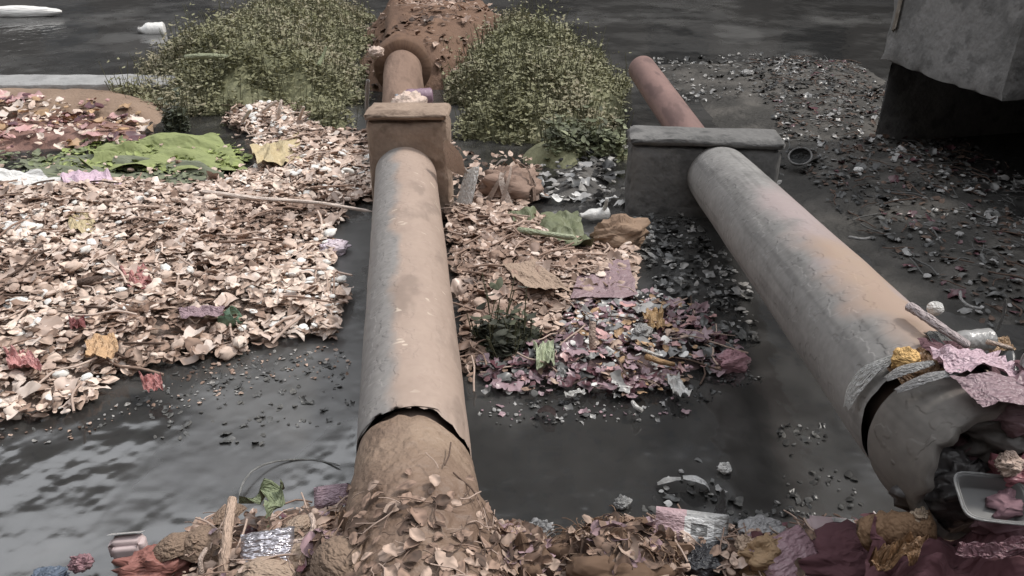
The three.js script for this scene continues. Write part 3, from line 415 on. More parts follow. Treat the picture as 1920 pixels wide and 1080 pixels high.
// film lying round a pipe: t range, angle range
function wrap(name, label, cat, ax, t0, t1, a0, a1, off, mat, seed, cr = .012, r0 = RP) {
  const g = grid(18, 18, (u, v) => { const e = .22 * (fbm(u * 3 + seed, v * 3, seed) - .5), e2 = .22 * (fbm(u * 3, v * 3 + seed, seed + 3) - .5); return ax.at(t0 + (t1 - t0) * (v + e), a0 + (a1 - a0) * (u + e2), r0 + off + cr * Math.abs(fbm(u * 4 + seed, v * 4, seed, 3) - .5) * 3); });
  return tag(mesh(name, g, mat), label, cat);
}
function lathe(pts, n = 24) { return new THREE.LatheGeometry(pts.map(([r, y]) => new THREE.Vector2(r, y)), n); }
function bottle(label, px, py, len, r, col, capCol, yaw, tilt, lift = .03, h = null, name = 'plastic_bottle') {
  const o = thing(name, label, 'bottle'); setDown(o, px, py, h, lift);
  const g = lathe([[.001, 0], [r * .8, 0], [r, len * .05], [r * .97, len * .2], [r, len * .3], [r * .93, len * .42], [r, len * .55], [r * .95, len * .66], [r * .45, len * .84], [r * .38, len * .93]]); g.translate(0, -len / 2, 0); mesh('body', g, M(col, .25, { bumpScale: .002 }), o);
  const c = lathe([[.001, len * 1.0], [r * .44, len * 1.0], [r * .46, len * .98], [r * .46, len * .91], [r * .38, len * .91]]); c.translate(0, -len / 2, 0); mesh('cap', c, M(capCol, .4), o);
  o.rotation.set(tilt, yaw, Math.PI / 2, 'YXZ'); return o;
}

// far left
sheet('green_tarp', 'flat bright green plastic mat among the litter near the far left bank', 'tarp', [[205, 262], [405, 258], [470, 316], [150, 310]], M(C(.25, .285, .12), .8, { bumpScale: .012 }), .04, .075, 3, 40);
sheet('plastic_sheet', 'dull grey green plastic sheet lying in front of the bright green mat', 'plastic sheet', [[30, 290], [330, 300], [480, 352], [60, 340]], M(C(.17, .185, .125), .7), .02, .06, 5, 36);
sheet('plastic_sheet', 'white plastic sheet at the left edge above the big litter raft', 'plastic sheet', [[-60, 318], [70, 322], [140, 342], [-60, 350]], M('white', .4), .07, .04, 7);
sheet('plastic_sheet', 'pale pink plastic sheet next to the white sheet above the big litter raft', 'plastic sheet', [[110, 320], [195, 318], [235, 350], [120, 352]], M(C(.62, .46, .55), .4), .07, .05, 9);
sheet('plastic_sheet', 'pale lilac plastic sheet at the left edge just below the white sheet', 'plastic sheet', [[-60, 352], [25, 352], [32, 405], [-60, 410]], M(C(.46, .36, .42), .45), .06, .04, 11);
stick('stick', 'long pale bare stick lying across the litter towards the tan pipe', 'stick', [[372, 358, .1], [480, 372, .11], [590, 380, .1], [700, 397, .09]], .013, .007, M('ivory', .8), 3);
sheet('wrapper', 'yellow wrapper in the litter tongue left of the brown support', 'wrapper', [[470, 272], [560, 250], [565, 300], [482, 306]], M('yellow', .5), .09, .06, 13);
sheet('wrapper', 'small yellow wrapper in the upper part of the pale litter raft', 'wrapper', [[128, 398], [176, 400], [178, 434], [130, 434]], M('yellow', .45), .10, .04, 15);
sheet('wrapper', 'orange and yellow wrapper low in the pale litter raft', 'wrapper', [[160, 632], [215, 622], [222, 662], [162, 672]], M(C(.54, .35, .20), .5), .09, .03, 17);
sheet('wrapper', 'red crumpled wrapper near the middle of the pale litter raft', 'wrapper', [[222, 498], [270, 492], [290, 540], [240, 536]], M(C(.42, .19, .18), .5), .10, .04, 19);
sheet('wrapper', 'pinkish red wrapper at the left edge low in the pale litter raft', 'wrapper', [[10, 658], [52, 652], [82, 690], [18, 692]], M(C(.50, .24, .23), .5), .10, .045, 21);
sheet('wrapper', 'tiny dark red wrapper above the orange wrapper in the pale litter raft', 'wrapper', [[128, 594], [158, 592], [160, 612], [130, 612]], M(C(.26, .09, .09), .5), .11, .03, 23);
sheet('wrapper', 'red and white wrapper at the front edge of the pale litter raft', 'wrapper', [[262, 702], [302, 696], [305, 726], [268, 728]], M(C(.45, .2, .19), .5), .07, .04, 24);
sheet('plastic_strip', 'flat lilac plastic strip in the pale litter raft above a green cup', 'plastic strip', [[332, 574], [418, 572], [420, 592], [340, 594]], M('mauve', .5), .10, .02, 25);
{ const o = mesh('plastic_cup', lathe([[.001, 0], [.026, 0], [.03, .004], [.036, .06], [.038, .066], [.034, .062], [.028, .008], [.001, .006]], 24), M(C(.16, .25, .17), .45)); tag(o, 'small green plastic cup lying in the pale litter raft', 'cup'); setDown(o, 416, 606, null, .03); o.rotation.set(.5, .4, -1.2); }
lump('plastic_bag', 'white and lilac plastic bag on the litter edge beside the tan pipe', 'plastic bag', 628, 478, .14, .08, .1, M(C(.70, .60, .66), .35), 4, .4, -.01);
lump('foam_block', 'large white foam block at the left edge high in the pale litter raft', 'foam block', 40, 440, .17, .075, .11, M('white', .9), 6, .3, 0, .3);
lump('foam_block', 'cream foam block right of the red crumpled wrapper in the pale litter raft', 'foam block', 296, 580, .08, .05, .07, M('ivory', .9), 8, 1, 0, .3);
lump('foam_block', 'cream foam block straight above the orange wrapper in the pale litter raft', 'foam block', 218, 592, .1, .05, .07, M('ivory', .9), 10, 2, 0, .3);
lump('foam_block', 'white foam block at the left edge level with the dark red wrapper', 'foam block', 36, 582, .12, .06, .09, M('white', .9), 12, .6, 0, .3);
lump('foam_block', 'white foam block at the lower left tip of the pale litter raft', 'foam block', 20, 766, .09, .06, .07, M('ivory', .9), 14, .2, 0, .3);
stick('stick', 'short dark brown stick in the middle of the pale litter raft', 'stick', [[148, 532, .1], [170, 526, .115], [190, 522, .1]], .017, .012, M('dark', .8), 5);
[[486, 214, 520, 190], [520, 226, 528, 186], [560, 226, 570, 200], [455, 228, 470, 206]].forEach(([a, b, c, d], i) => stick('stalk', ['pale dry stalk, leftmost but one in the litter tongue below the left bush', 'tallest pale dry stalk in the litter tongue below the left bush', 'pale dry stalk at the right end of the litter tongue below the left bush', 'leftmost pale dry stalk in the litter tongue below the left bush'][i], 'stalk', [[a, b, .06], [(a + c) / 2, (b + d) / 2 - 1, .14], [c, d, .2]], .012, .009, M('ivory', .8), i));
lump('foam_float', 'long white foam float on the grey water in the upper left corner', 'float', 40, 34, 1.1, .16, .2, M('white', .8), 16, .02, -.02, .2);
bottle('white plastic jug floating on the grey water left of the big green bush', 284, 56, .26, .075, 'white', 'grey', .2, 0, .03, null, 'plastic_jug');
stick('stalk', 'pale flat stalk lying on top of the left green bush', 'stalk', [[346, 108, .3], [390, 105, .33], [436, 108, .31]], .02, .017, M(C(.3, .32, .21), .8), 8);
stick('stalk', 'pale upright blade at the right side of the left green bush', 'stalk', [[596, 124, .3], [606, 104, .36], [612, 86, .42]], .014, .008, M(C(.27, .3, .18), .8), 9);
stick('stick', 'grey post sticking up in the dark gap beside the narrow support', 'stick', [[690, 240, .05], [688, 190, .25], [690, 148, .42]], .014, .012, M('grey', .8), 10);
// on and behind the narrow support
lump('rag', 'pale crumpled rag lying on the tan pipe behind the narrow support', 'rag', 765, 226, .2, .16, .2, M('cream', .8), 18, .4, 0, .6, .36);
bottle('purple plastic bottle lying on the tan pipe behind the narrow support', 776, 182, .2, .045, C(.28, .19, .24), C(.3, .31, .34), .2, 0, .06, .38);
lump('paper_wad', 'cream crumpled paper left of the rusty collar above the narrow support', 'paper', 706, 108, .12, .09, .1, M('cream', .8), 20, .4, 0, .5, .3);
// right of the narrow support
ribbon('plastic_strip', 'cream curled plastic strip hanging beside the narrow support', 'plastic strip', [[838, 268, .42], [850, 292, .34], [858, 318, .24], [886, 334, .16]], .09, M('ivory', .4), 3, [1, .15, .3]);
sheet('foam_board', 'white foam board leaning in the litter right of the narrow support', 'foam board', [[872, 316, .24], [900, 312, .24], [884, 384, .06], [856, 380, .06]], M('white', .6), .1, .012, 31);
{ // bundle of husk strips
  const o = thing('husk_bundle', 'round brown bundle of curved pale husk strips right of the narrow support', 'husk bundle'); setDown(o, 956, 384, null, -.03); const r = rngOf(66);
  mesh('core', lumpGeo(.33, .22, .26, 9, .7), M('brown', .85), o);
  for (let k = 0; k < 13; k++) { const a = k / 13 * 2 * Math.PI + rr(-.2, .2, r), tw = rr(-.5, .5, r), L = rr(.75, 1.45, r), s0 = rr(0, .25, r), w = rr(.012, .03, r); mesh('husk_strip', grid(3, 9, (u, v) => { const b = s0 + v * (L - s0), q = a + tw * v + (u - .5) * w / .12, k2 = 1.02 + .18 * noise(q * 2, b * 3, 2) + .1 * Math.pow(1 - v, 3); return V(Math.cos(q) * Math.cos(b) * .15 * k2, Math.sin(b) * .19 * k2 + .03, Math.sin(q) * Math.cos(b) * .125 * k2); }), M(['cream', 'tan', 'brown', 'ivory'][k % 4], .8), o); }
}
lump('mud_lump', 'dark hollow lump of mud at the foot of the narrow support', 'lump', 846, 412, .12, .07, .1, M('dark', .9), 22, .2, -.01);
bottle('white plastic bottle with pale cap at the foot of the wide support', 1114, 402, .15, .03, 'white', 'white', .25, 0, .04);
stick('plastic_spoon', 'white plastic stick standing up behind the white bottle', 'stick', [[1130, 398, .04], [1136, 384, .1], [1138, 372, .14]], .01, .008, M('white', .5), 13);
sheet('plastic_bag', 'flat green plastic bag in the litter between both pipes', 'plastic bag', [[945, 392], [1085, 390], [1115, 470], [985, 452]], M(C(.15, .165, .095), .6), .06, .08, 33, 34);
stick('plastic_tube', 'pale green tube lying across the flat green plastic bag', 'tube', [[968, 430, .1], [1020, 438, .11], [1080, 446, .1]], .013, .012, M(C(.33, .36, .24), .5), 15);
lump('paper_bag', 'brown crumpled paper bag left of the wide support', 'paper bag', 1160, 468, .26, .17, .2, M(C(.26, .175, .12), .8), 24, .3, -.02, .7);
sheet('plastic_sheet', 'smooth mauve plastic sheet in front of the brown paper bag', 'plastic sheet', [[1085, 492], [1178, 488], [1195, 555], [1070, 560]], M(C(.27, .19, .205), .5), .055, .014, 35);
sheet('cardboard', 'smooth tan cardboard piece left of the mauve plastic sheet', 'cardboard', [[940, 492], [1005, 486], [1070, 545], [985, 540]], M(C(.34, .25, .19), .85), .10, .02, 37);
{ const o = thing('coconut_shell', 'round brown coconut shell half with a dark eye beside the tan pipe', 'coconut shell'); setDown(o, 938, 605, null, 0); mesh('shell', grid(30, 12, (u, v) => { const a = u * 6.2832, b = v * 1.5708, k = 1 + .07 * (fbm(Math.cos(a) * 3, Math.sin(a) * 3, v * 4) - .5); return V(Math.cos(a) * Math.cos(b) * .085 * k, Math.sin(b) * .07 * k, Math.sin(a) * Math.cos(b) * .085 * k); }), M('brown', .85), o); const e = new THREE.SphereGeometry(.013, 12, 8); e.scale(1, .4, 1); const m = mesh('eye', e, M('dark', .9), o); m.position.set(.0, .062, .035); m.rotation.x = .5; }
// pinkish patch and its edge
sheet('plastic_piece', 'pale green plastic piece at the right side of the low green weeds', 'plastic piece', [[1000, 645], [1038, 638], [1042, 690], [1008, 692]], M(C(.36, .40, .27), .5), .06, .05, 39);
sheet('plastic_piece', 'white pointed plastic piece at the front right edge of the pinkish rubbish', 'plastic piece', [[1250, 706], [1272, 704], [1298, 736], [1268, 740]], M('white', .45), .05, .03, 41);
sheet('plastic_piece', 'white plastic sliver at the front edge below the low green weeds', 'plastic piece', [[1058, 738], [1096, 728], [1098, 736], [1062, 746]], M('white', .45), .03, .02, 43);
stick('plastic_hook', 'small white hooked straw at the front tip of the pinkish rubbish', 'straw', [[1186, 754, .03], [1194, 764, .05], [1204, 770, .03]], .007, .007, M('white', .4), 17);
lump('plastic_bag', 'pink knotted plastic bag at the right end of the pinkish rubbish', 'plastic bag', 1372, 692, .12, .075, .085, M(C(.40, .22, .25), .4), 26, .3, -.01, .8);
lump('plastic_bag', 'pale grey round bag in the middle of the pinkish rubbish', 'plastic bag', 1204, 634, .075, .06, .07, M('grey', .4), 28, .3, .01, .5);
stick('stalk', 'tan upright stalk at the left of the pinkish rubbish', 'stalk', [[1112, 655, .04], [1110, 628, .09], [1112, 602, .13]], .013, .011, M('tan', .8), 18);
sheet('wrapper', 'brown and gold wrapper at the upper right of the pinkish rubbish', 'wrapper', [[1203, 582], [1240, 576], [1250, 614], [1216, 618]], M(C(.36, .235, .12), .4), .07, .04, 45);
stick('stalk', 'bent orange brown stalk near the front of the pinkish rubbish', 'stalk', [[1212, 668, .06], [1232, 676, .08], [1266, 684, .05]], .011, .008, M(C(.40, .25, .13), .8), 19);
stick('stick', 'white thin stick near the front of the pinkish rubbish', 'stick', [[1204, 656, .07], [1222, 662, .08], [1238, 668, .07]], .006, .005, M('white', .5), 20);
ribbon('plastic_strip', 'curved red and white plastic strip afloat in front of the low green weeds', 'plastic strip', [[1008, 772, .01], [1024, 766, .035], [1040, 774, .03], [1042, 788, .01]], .035, M(C(.48, .38, .38), .4), 5, [0, 1, .3]);
// mud flat on the right
{ const o = thing('rubber_bowl', 'black round bowl tipped on its side right of the wide support', 'bowl'); setDown(o, 1498, 300, null, .05); mesh('bowl', lathe([[.001, 0], [.05, .002], [.075, .02], [.085, .06], [.082, .062], [.07, .024], [.001, .008]], 28), M('black', .5), o); const t = new THREE.TorusGeometry(.085, .007, 8, 36); t.rotateX(Math.PI / 2); const m = mesh('rim', t, M('grey', .4), o); m.position.y = .061; o.rotation.set(.75, .1, .2); o.scale.set(.72, .8, .6); }
lump('foam_block', 'small white foam piece alone on the dark mud right of the black bowl', 'foam block', 1608, 324, .065, .04, .05, M('white', .9), 30, .3, 0, .3);
lump('foam_block', 'tiny white foam crumb on the dark mud at the right below the walkway gap', 'foam block', 1752, 398, .04, .025, .03, M('white', .9), 32, .3, 0, .3);
lump('plastic_scrap_bag', 'grey plastic scrap on the mud behind the wide support', 'plastic bag', 1400, 142, .12, .05, .08, M('grey', .4), 33, .3, 0, .6);
stick('stick', 'pale twig on the mud touching the slanting pipe', 'stick', [[1590, 444, .06], [1615, 448, .07], [1632, 446, .06]], .007, .006, M('grey', .6), 21);
stick('wire', 'bent pale wire on the dark mud right of the slanting pipe', 'wire', [[1800, 545, .06], [1803, 562, .05], [1818, 574, .05], [1842, 580, .05]], .006, .006, M('grey', .5), 22);
stick('stick', 'thin twig standing in the mud at the right edge behind the pipe end', 'stick', [[1868, 622, .06], [1880, 595, .14], [1886, 560, .24]], .006, .004, M('grey', .6), 23);
// the broken end of the slanting pipe and what hangs on it
const tE = rNear, wrapT = t => tE - t;
stick('stick', 'pale grey split stick lying along the top right of the slanting pipe end', 'stick', [[1702, 572, .67], [1758, 610, .69], [1818, 650, .70]], .011, .008, M(C(.40, .34, .34), .8), 31);
bottle('grey plastic bottle lying behind the rubbish on the slanting pipe end', 1816, 640, .11, .026, 'grey', 'lead', .15, 0, .0, .62);
sheet('foam_board', 'orange foam slab at the far right of the rubbish on the slanting pipe', 'foam board', [[1845, 634, .62], [1890, 628, .62], [1906, 656, .60], [1856, 664, .60]], M('orange', .6), .6, .018, 61);
stick('stick', 'pale thin splinter on the orange foam slab', 'stick', [[1848, 640, .645], [1872, 646, .65], [1898, 654, .64]], .005, .004, M('cream', .6), 33);
{ const o = mesh('foam_lump', lumpGeo(.062, .055, .06, 51, .4), M(C(.66, .42, .17), .8)); tag(o, 'bright orange round lump on the joint of the slanting pipe', 'foam lump'); o.position.copy(RPp.at(rNear + .0, -.6, RP + .0)); }
wrap('leather_strap', 'dark brown leather strap over the joint of the slanting pipe', 'strap', RPp, tE - .07, tE + .035, -.75, -.25, .008, M(C(.12, .065, .03), .5), 3, .01);
wrap('cloth_strip', 'dark maroon cloth strip on top of the slanting pipe joint', 'cloth', RPp, tE - .05, tE + .07, -.2, .62, .006, M(C(.10, .045, .055), .8), 5, .014);
wrap('cloth_strip', 'black cloth strip behind the maroon strip on the slanting pipe', 'cloth', RPp, tE - .02, tE + .12, -.05, .45, .004, M('lead', .8), 7, .012);
const onPipe = (...a) => a.map(([t, q, r]) => RPp.at(tE + t, q, RP + r));
ribbon('plastic_leaf', 'long pale plastic leaf hanging down left of the orange lump on the pipe', 'plastic leaf', onPipe([.02, -.62, .02], [.03, -.9, .022], [.035, -1.2, .02], [.03, -1.5, .022]), .036, M(C(.56, .56, .55), .4), 3, [.35, 0, 1]);
ribbon('plastic_strip', 'pale plastic strip hanging right below the orange lump on the pipe end', 'plastic strip', onPipe([-.06, -.35, .03], [-.05, -.6, .03], [-.04, -.85, .03]), .026, M(C(.50, .49, .48), .4), 4, [.35, 0, 1]);
ribbon('plastic_strip', 'lowest grey plastic strip hanging over the pipe elbow', 'plastic strip', onPipe([-.11, -.2, .03], [-.105, -.5, .03], [-.09, -.85, .03]), .024, M(C(.44, .43, .43), .4), 5, [.35, 0, 1]);
wrap('wrapper', 'pale pink crumpled wrapper on top of the slanting pipe elbow', 'wrapper', RPp, tE - .12, tE - .02, -.3, .42, .03, M(C(.50, .36, .41), .4), 15, .022);
wrap('plastic_film', 'smooth mauve plastic film over the slanting pipe elbow', 'plastic film', RPp, tE - .24, tE - .13, -.35, .5, .03, M(C(.26, .18, .20), .45), 17, .012);
wrap('cloth', 'dark maroon cloth draped over the right side of the pipe elbow', 'cloth', RPp, tE - .22, tE - .06, .4, 1.2, .04, M(C(.11, .05, .06), .85), 19, .03);
wrap('plastic_bag', 'pink plastic bag scrap on the right edge of the pipe elbow', 'plastic bag', RPp, tE - .12, tE - .05, .75, 1.3, .05, M(C(.42, .30, .35), .4), 21, .03);
{ const o = thing('plastic_cup', 'small white plastic cup on the rubbish of the slanting pipe end', 'cup'); o.position.copy(RPp.at(tE - .1, .62, RP + .085)); mesh('cup', lathe([[.001, 0], [.022, 0], [.025, .003], [.029, .045], [.027, .045], [.022, .005], [.001, .004]], 24), M(C(.78, .77, .77), .4), o); const t = new THREE.TorusGeometry(.029, .0025, 6, 28); t.rotateX(Math.PI / 2); mesh('rim', t, M('white', .4), o).position.y = .045; o.rotation.set(.2, .3, 1.35); }
lump('foam_ball', 'white foam ball behind the top of the slanting pipe end', 'foam ball', 1750, 590, .05, .045, .05, M('white', .85), 53, .2, 0, .15, .52);
lump('plastic_bag', 'black crumpled plastic bag stuffed in the open mouth of the pipe elbow', 'plastic bag', 1868, 905, .30, .30, .26, M('black', .22), 55, .4, -.13, .8, .50);
lump('plastic_bag', 'red and pink crumpled bag at the right edge below the pipe mouth', 'plastic bag', 1900, 930, .13, .1, .08, M(C(.30, .12, .14), .4), 57, .3, -.02, .9, .54);
lump('paper_wad', 'cream and pink paper wad on the red bag at the right edge', 'paper', 1888, 884, .05, .04, .04, M(C(.5, .38, .32), .7), 58, .3, 0, .8, .60);
{ const o = mesh('rubbish_heap', lumpGeo(.85, .5, .42, 59, .5, 44), M(C(.07, .042, .042), .8)); tag(o, 'dark heap of rubbish in the lower right corner that carries the pipe elbow', 'rubbish heap'); o.position.set(.9, -.03, -.80); }
lump('plastic_bag', 'dark wet plastic bag heaped against the lower lip of the pipe mouth', 'plastic bag', 1800, 960, .24, .15, .14, M(C(.06, .055, .055), .4), 85, .3, -.03, .8, .46);
lump('cloth', 'mauve rag bundle below the right side of the pipe mouth', 'cloth', 1895, 985, .2, .12, .12, M(C(.2, .115, .135), .85), 86, .3, -.03, .8, .50);
lump('plastic_bag', 'grey brown crumpled bag bulging out of the upper part of the pipe mouth', 'plastic bag', 1868, 838, .2, .16, .16, M(C(.11, .10, .095), .5), 87, .3, -.05, .8, .60);
lump('cloth', 'dark maroon rag hanging in the left part of the pipe mouth', 'cloth', 1800, 900, .13, .17, .1, M(C(.085, .045, .05), .85), 88, .6, -.06, .8, .52);
lump('plastic_bag', 'mauve bag at the right edge above the red and pink crumpled bag', 'plastic bag', 1912, 800, .14, .1, .12, M(C(.22, .14, .16), .45), 89, .1, -.03, .8, .66);
{ // clear tray
  const o = thing('plastic_tray', 'clear grey plastic food tray tilted below the pipe mouth', 'tray'); o.scale.setScalar(.82); setDown(o, 1848, 948, .53, .02);
  const sq = (w, d, y, n = 40) => Array.from({ length: n + 1 }, (_, i) => { const a = i / n * 2 * Math.PI, p = 5, c = Math.cos(a), s = Math.sin(a), k = Math.pow(Math.pow(Math.abs(c), p) + Math.pow(Math.abs(s), p), -1 / p); return V(c * k * w, y, s * k * d); });
  const rows = [sq(.001, .001, 0), sq(.05, .035, 0), sq(.056, .04, .004), sq(.066, .048, .034), sq(.074, .055, .036), sq(.075, .056, .033)];
  mesh('tray', grid(40, 5, (u, v) => rows[Math.round(v * 5)][Math.round(u * 40)].clone()), new THREE.MeshPhysicalMaterial({ color: C(.12, .12, .12), roughness: .6, transmission: .2, thickness: 0, side: THREE.DoubleSide }), o);
  const r = new THREE.CatmullRomCurve3(sq(.0745, .0555, .036, 32).slice(0, 32), true); mesh('rim', new THREE.TubeGeometry(r, 60, .0026, 6, true), M(C(.42, .42, .42), .4), o);
  o.rotation.set(.35, -.1, -.08, 'YXZ');
}
// black water in front
ribbon('plastic_strip', 'white curved plastic strip floating on the black water, left half of an arch', 'plastic strip', [[1232, 908, .01], [1250, 900, .03], [1276, 897, .03]], .03, M('white', .35), 7, [0, .25, 1]);
ribbon('plastic_strip', 'brighter white plastic strip floating on the black water, right half of an arch', 'plastic strip', [[1280, 896, .03], [1305, 898, .04], [1322, 906, .03], [1330, 920, .0]], .04, M(C(.8, .8, .79), .35), 8, [0, .25, 1]);
sheet('plastic_piece', 'grey upright plastic wedge in the black water behind the white packet', 'plastic piece', [[1352, 918, .09], [1358, 918, .09], [1366, 975, .0], [1334, 975, .0]], M(C(.26, .26, .26), .5), .05, .012, 63);
lump('foam_block', 'white foam crumb cluster above the grey plastic wedge in the black water', 'foam block', 1358, 884, .04, .03, .04, M('white', .8), 61, .1, 0, .6, 0);
lump('plastic_bag', 'grey wet bag at the water edge right of the muddy pipe socket', 'plastic bag', 1012, 1010, .07, .06, .05, M(C(.22, .22, .225), .35), 63, .4, 0, .8, .02);
lump('foam_block', 'small pale foam crumb at the water edge left of the fibre heap', 'foam block', 1082, 1010, .03, .025, .03, M(C(.5, .42, .44), .8), 64, .4, 0, .5, .02);
lump('plastic_bag', 'small grey bag floating on the black water left of the white strips', 'plastic bag', 1166, 950, .045, .035, .035, M(C(.28, .28, .28), .4), 66, .4, 0, .8, 0);
{ const a = [[448, 930], [456, 905], [475, 882], [505, 868], [550, 862], [600, 864], [640, 874]].map(([x, y], i) => [x, y, .012 + .012 * Math.sin(i)]); stick('wire', 'thin grey wire bent in an arc over the grey water', 'wire', a, .0026, .0026, M(C(.30, .30, .29), .5), 41); }
// rubbish bank along the front, left of the pipe
lump('plastic_bag', 'blue plastic bag at the bottom edge in the lower left', 'plastic bag', 92, 1088, .09, .03, .06, M(C(.11, .14, .19), .4), 71, .3, -.01, .8, 0);
lump('plastic_bag', 'small pinkish crumpled bag between the blue bag and pale carton', 'plastic bag', 156, 1066, .05, .045, .04, M(C(.30, .17, .19), .4), 72, .3, 0, .9, .02);
{ const o = thing('carton', 'small pale pink carton standing at the water edge in the lower left', 'carton'); setDown(o, 246, 1042, null, .0); mesh('box', roughBox(.085, .06, .05, .012, .002, 71), M(C(.54, .44, .44), .6, { bumpMap: null }), o); const f = mesh('flap', grid(6, 4, (u, v) => V((u - .5) * .082, .004 * v, v * .03)), M(C(.56, .54, .53), .6), o); f.position.set(0, .06, -.022); f.rotation.x = -.5; o.rotation.y = .12; }
lump('wrapper', 'brick red crumpled wrapper at the bottom edge right of the pale carton', 'wrapper', 300, 1080, .17, .09, .1, M(C(.27, .115, .095), .6), 73, .2, -.02, .8, .05);
function husk(label, px, py, len, wid, yaw, tilt, mat, seed, h) { // dry palm husk: long curved trough
  const o = mesh('palm_husk', grid(10, 22, (u, v) => { const w = wid * Math.pow(Math.sin(Math.PI * (.06 + .88 * v)), .55) * (1 + .12 * noise(v * 8, u * 5, seed)), a = (u - .5) * 2.3; return V((v - .5) * len, Math.cos(a) * w * .5 - .9 * (v - .5) * (v - .5) * len * .8 + .004 * noise(u * 28, v * 2, seed), Math.sin(a) * w * .5); }), mat); tag(o, label, 'palm husk'); setDown(o, px, py, h, .0); o.rotation.set(tilt, yaw, 0, 'YXZ'); return o;
}
const hBrown = M(C(.235, .165, .12), .8), hTan = M(C(.36, .27, .205), .8), hDark = M(C(.14, .09, .065), .85);
husk('brown arched palm husk at the left end of the front rubbish, above the red wrapper', 386, 1030, .17, .10, -.25, .2, hBrown, 3, .08);
husk('brown palm husk leaning behind the pale upright stalk', 425, 975, .13, .06, 1.2, .1, hBrown, 5, .1);
husk('tan palm husk between the silver wrapper and the muddy pipe socket', 590, 1050, .2, .12, .35, .1, hTan, 7, .1);
husk('dark brown palm husk against the left flank of the muddy pipe socket', 690, 985, .2, .1, -.5, .3, hDark, 9, .16);
husk('brown palm husk at the bottom edge in front of the muddy pipe socket', 715, 1080, .24, .14, .2, .2, hBrown, 11, .16);
husk('tan palm husk lying in front of the silver wrapper at the bottom edge', 500, 1090, .2, .1, -.1, .1, hTan, 13, .08);
husk('tan palm husk right of the muddy pipe socket at the water edge', 955, 1062, .2, .11, .5, .2, hBrown, 15, .1);
stick('stalk', 'pale upright palm stalk in the front rubbish left of the silver wrapper', 'stalk', [[418, 1095, .12], [424, 1020, .18], [436, 930, .2]], .013, .011, M(C(.46, .34, .265), .8), 43);
stick('stalk', 'small pale curved stalk inside the arched palm husk', 'stalk', [[378, 1078, .12], [376, 1050, .15], [388, 1026, .16]], .006, .005, M('cream', .8), 44);
{ const o = mesh('banana_leaf', leafGeo(77, .13, .055, 16, 6, .5, .3), M(C(.24, .28, .17), .6)); tag(o, 'pale green leaf on the front rubbish above the silver wrapper', 'leaf'); setDown(o, 475, 962, .13, .03); o.rotation.set(.3, -.7, .3); o.scale.setScalar(.9); }
packet('wrapper', 'shiny silver and lilac wrapper in the front rubbish left of the pipe', 'wrapper', 502, 1036, .12, .10, .035, new THREE.MeshPhysicalMaterial({ color: C(.52, .50, .54), metalness: .75, roughness: .28, bumpMap: crinkleBump, bumpScale: .01, side: THREE.DoubleSide }), .2, 5, [.5, .1], .04, .13);
stick('twig_fork', 'pale forked twig right of the silver wrapper', 'twig', [[540, 1018, .18], [572, 1012, .2], [588, 990, .22], [582, 962, .22]], .008, .006, M('cream', .8), 45);
sheet('wood_chip', 'pale pointed wood chip in front of the muddy pipe socket', 'wood chip', [[662, 1012, .24], [690, 1018, .24], [655, 1056, .22], [644, 1052, .22]], M('cream', .7), .2, .012, 65);
ribbon('palm_frond', 'curved dark dry blade with pale edge lying on the muddy pipe socket', 'dry blade', [[732, 968, .33], [752, 985, .33], [765, 1008, .32], [772, 1034, .30]], .03, M(C(.33, .235, .17), .7), 9, [1, .4, 0]);
packet('plastic_pouch', 'mauve plastic pouch at the left side of the muddy pipe socket', 'pouch', 622, 930, .09, .06, .03, M(C(.30, .215, .25), .4), .2, 7, [.4, 0], .03, .07);
husk('brown husk with frayed end at the bottom edge left of the dark husk sheet', 655, 1070, .22, .12, -.7, .3, hBrown, 19, .26);
husk('tan curved husk beside the forked twig', 560, 995, .12, .06, .9, .2, hTan, 21, .16);
husk('brown husk at the left end of the front rubbish behind the red wrapper', 330, 1030, .12, .07, .5, .2, hBrown, 23, .1);
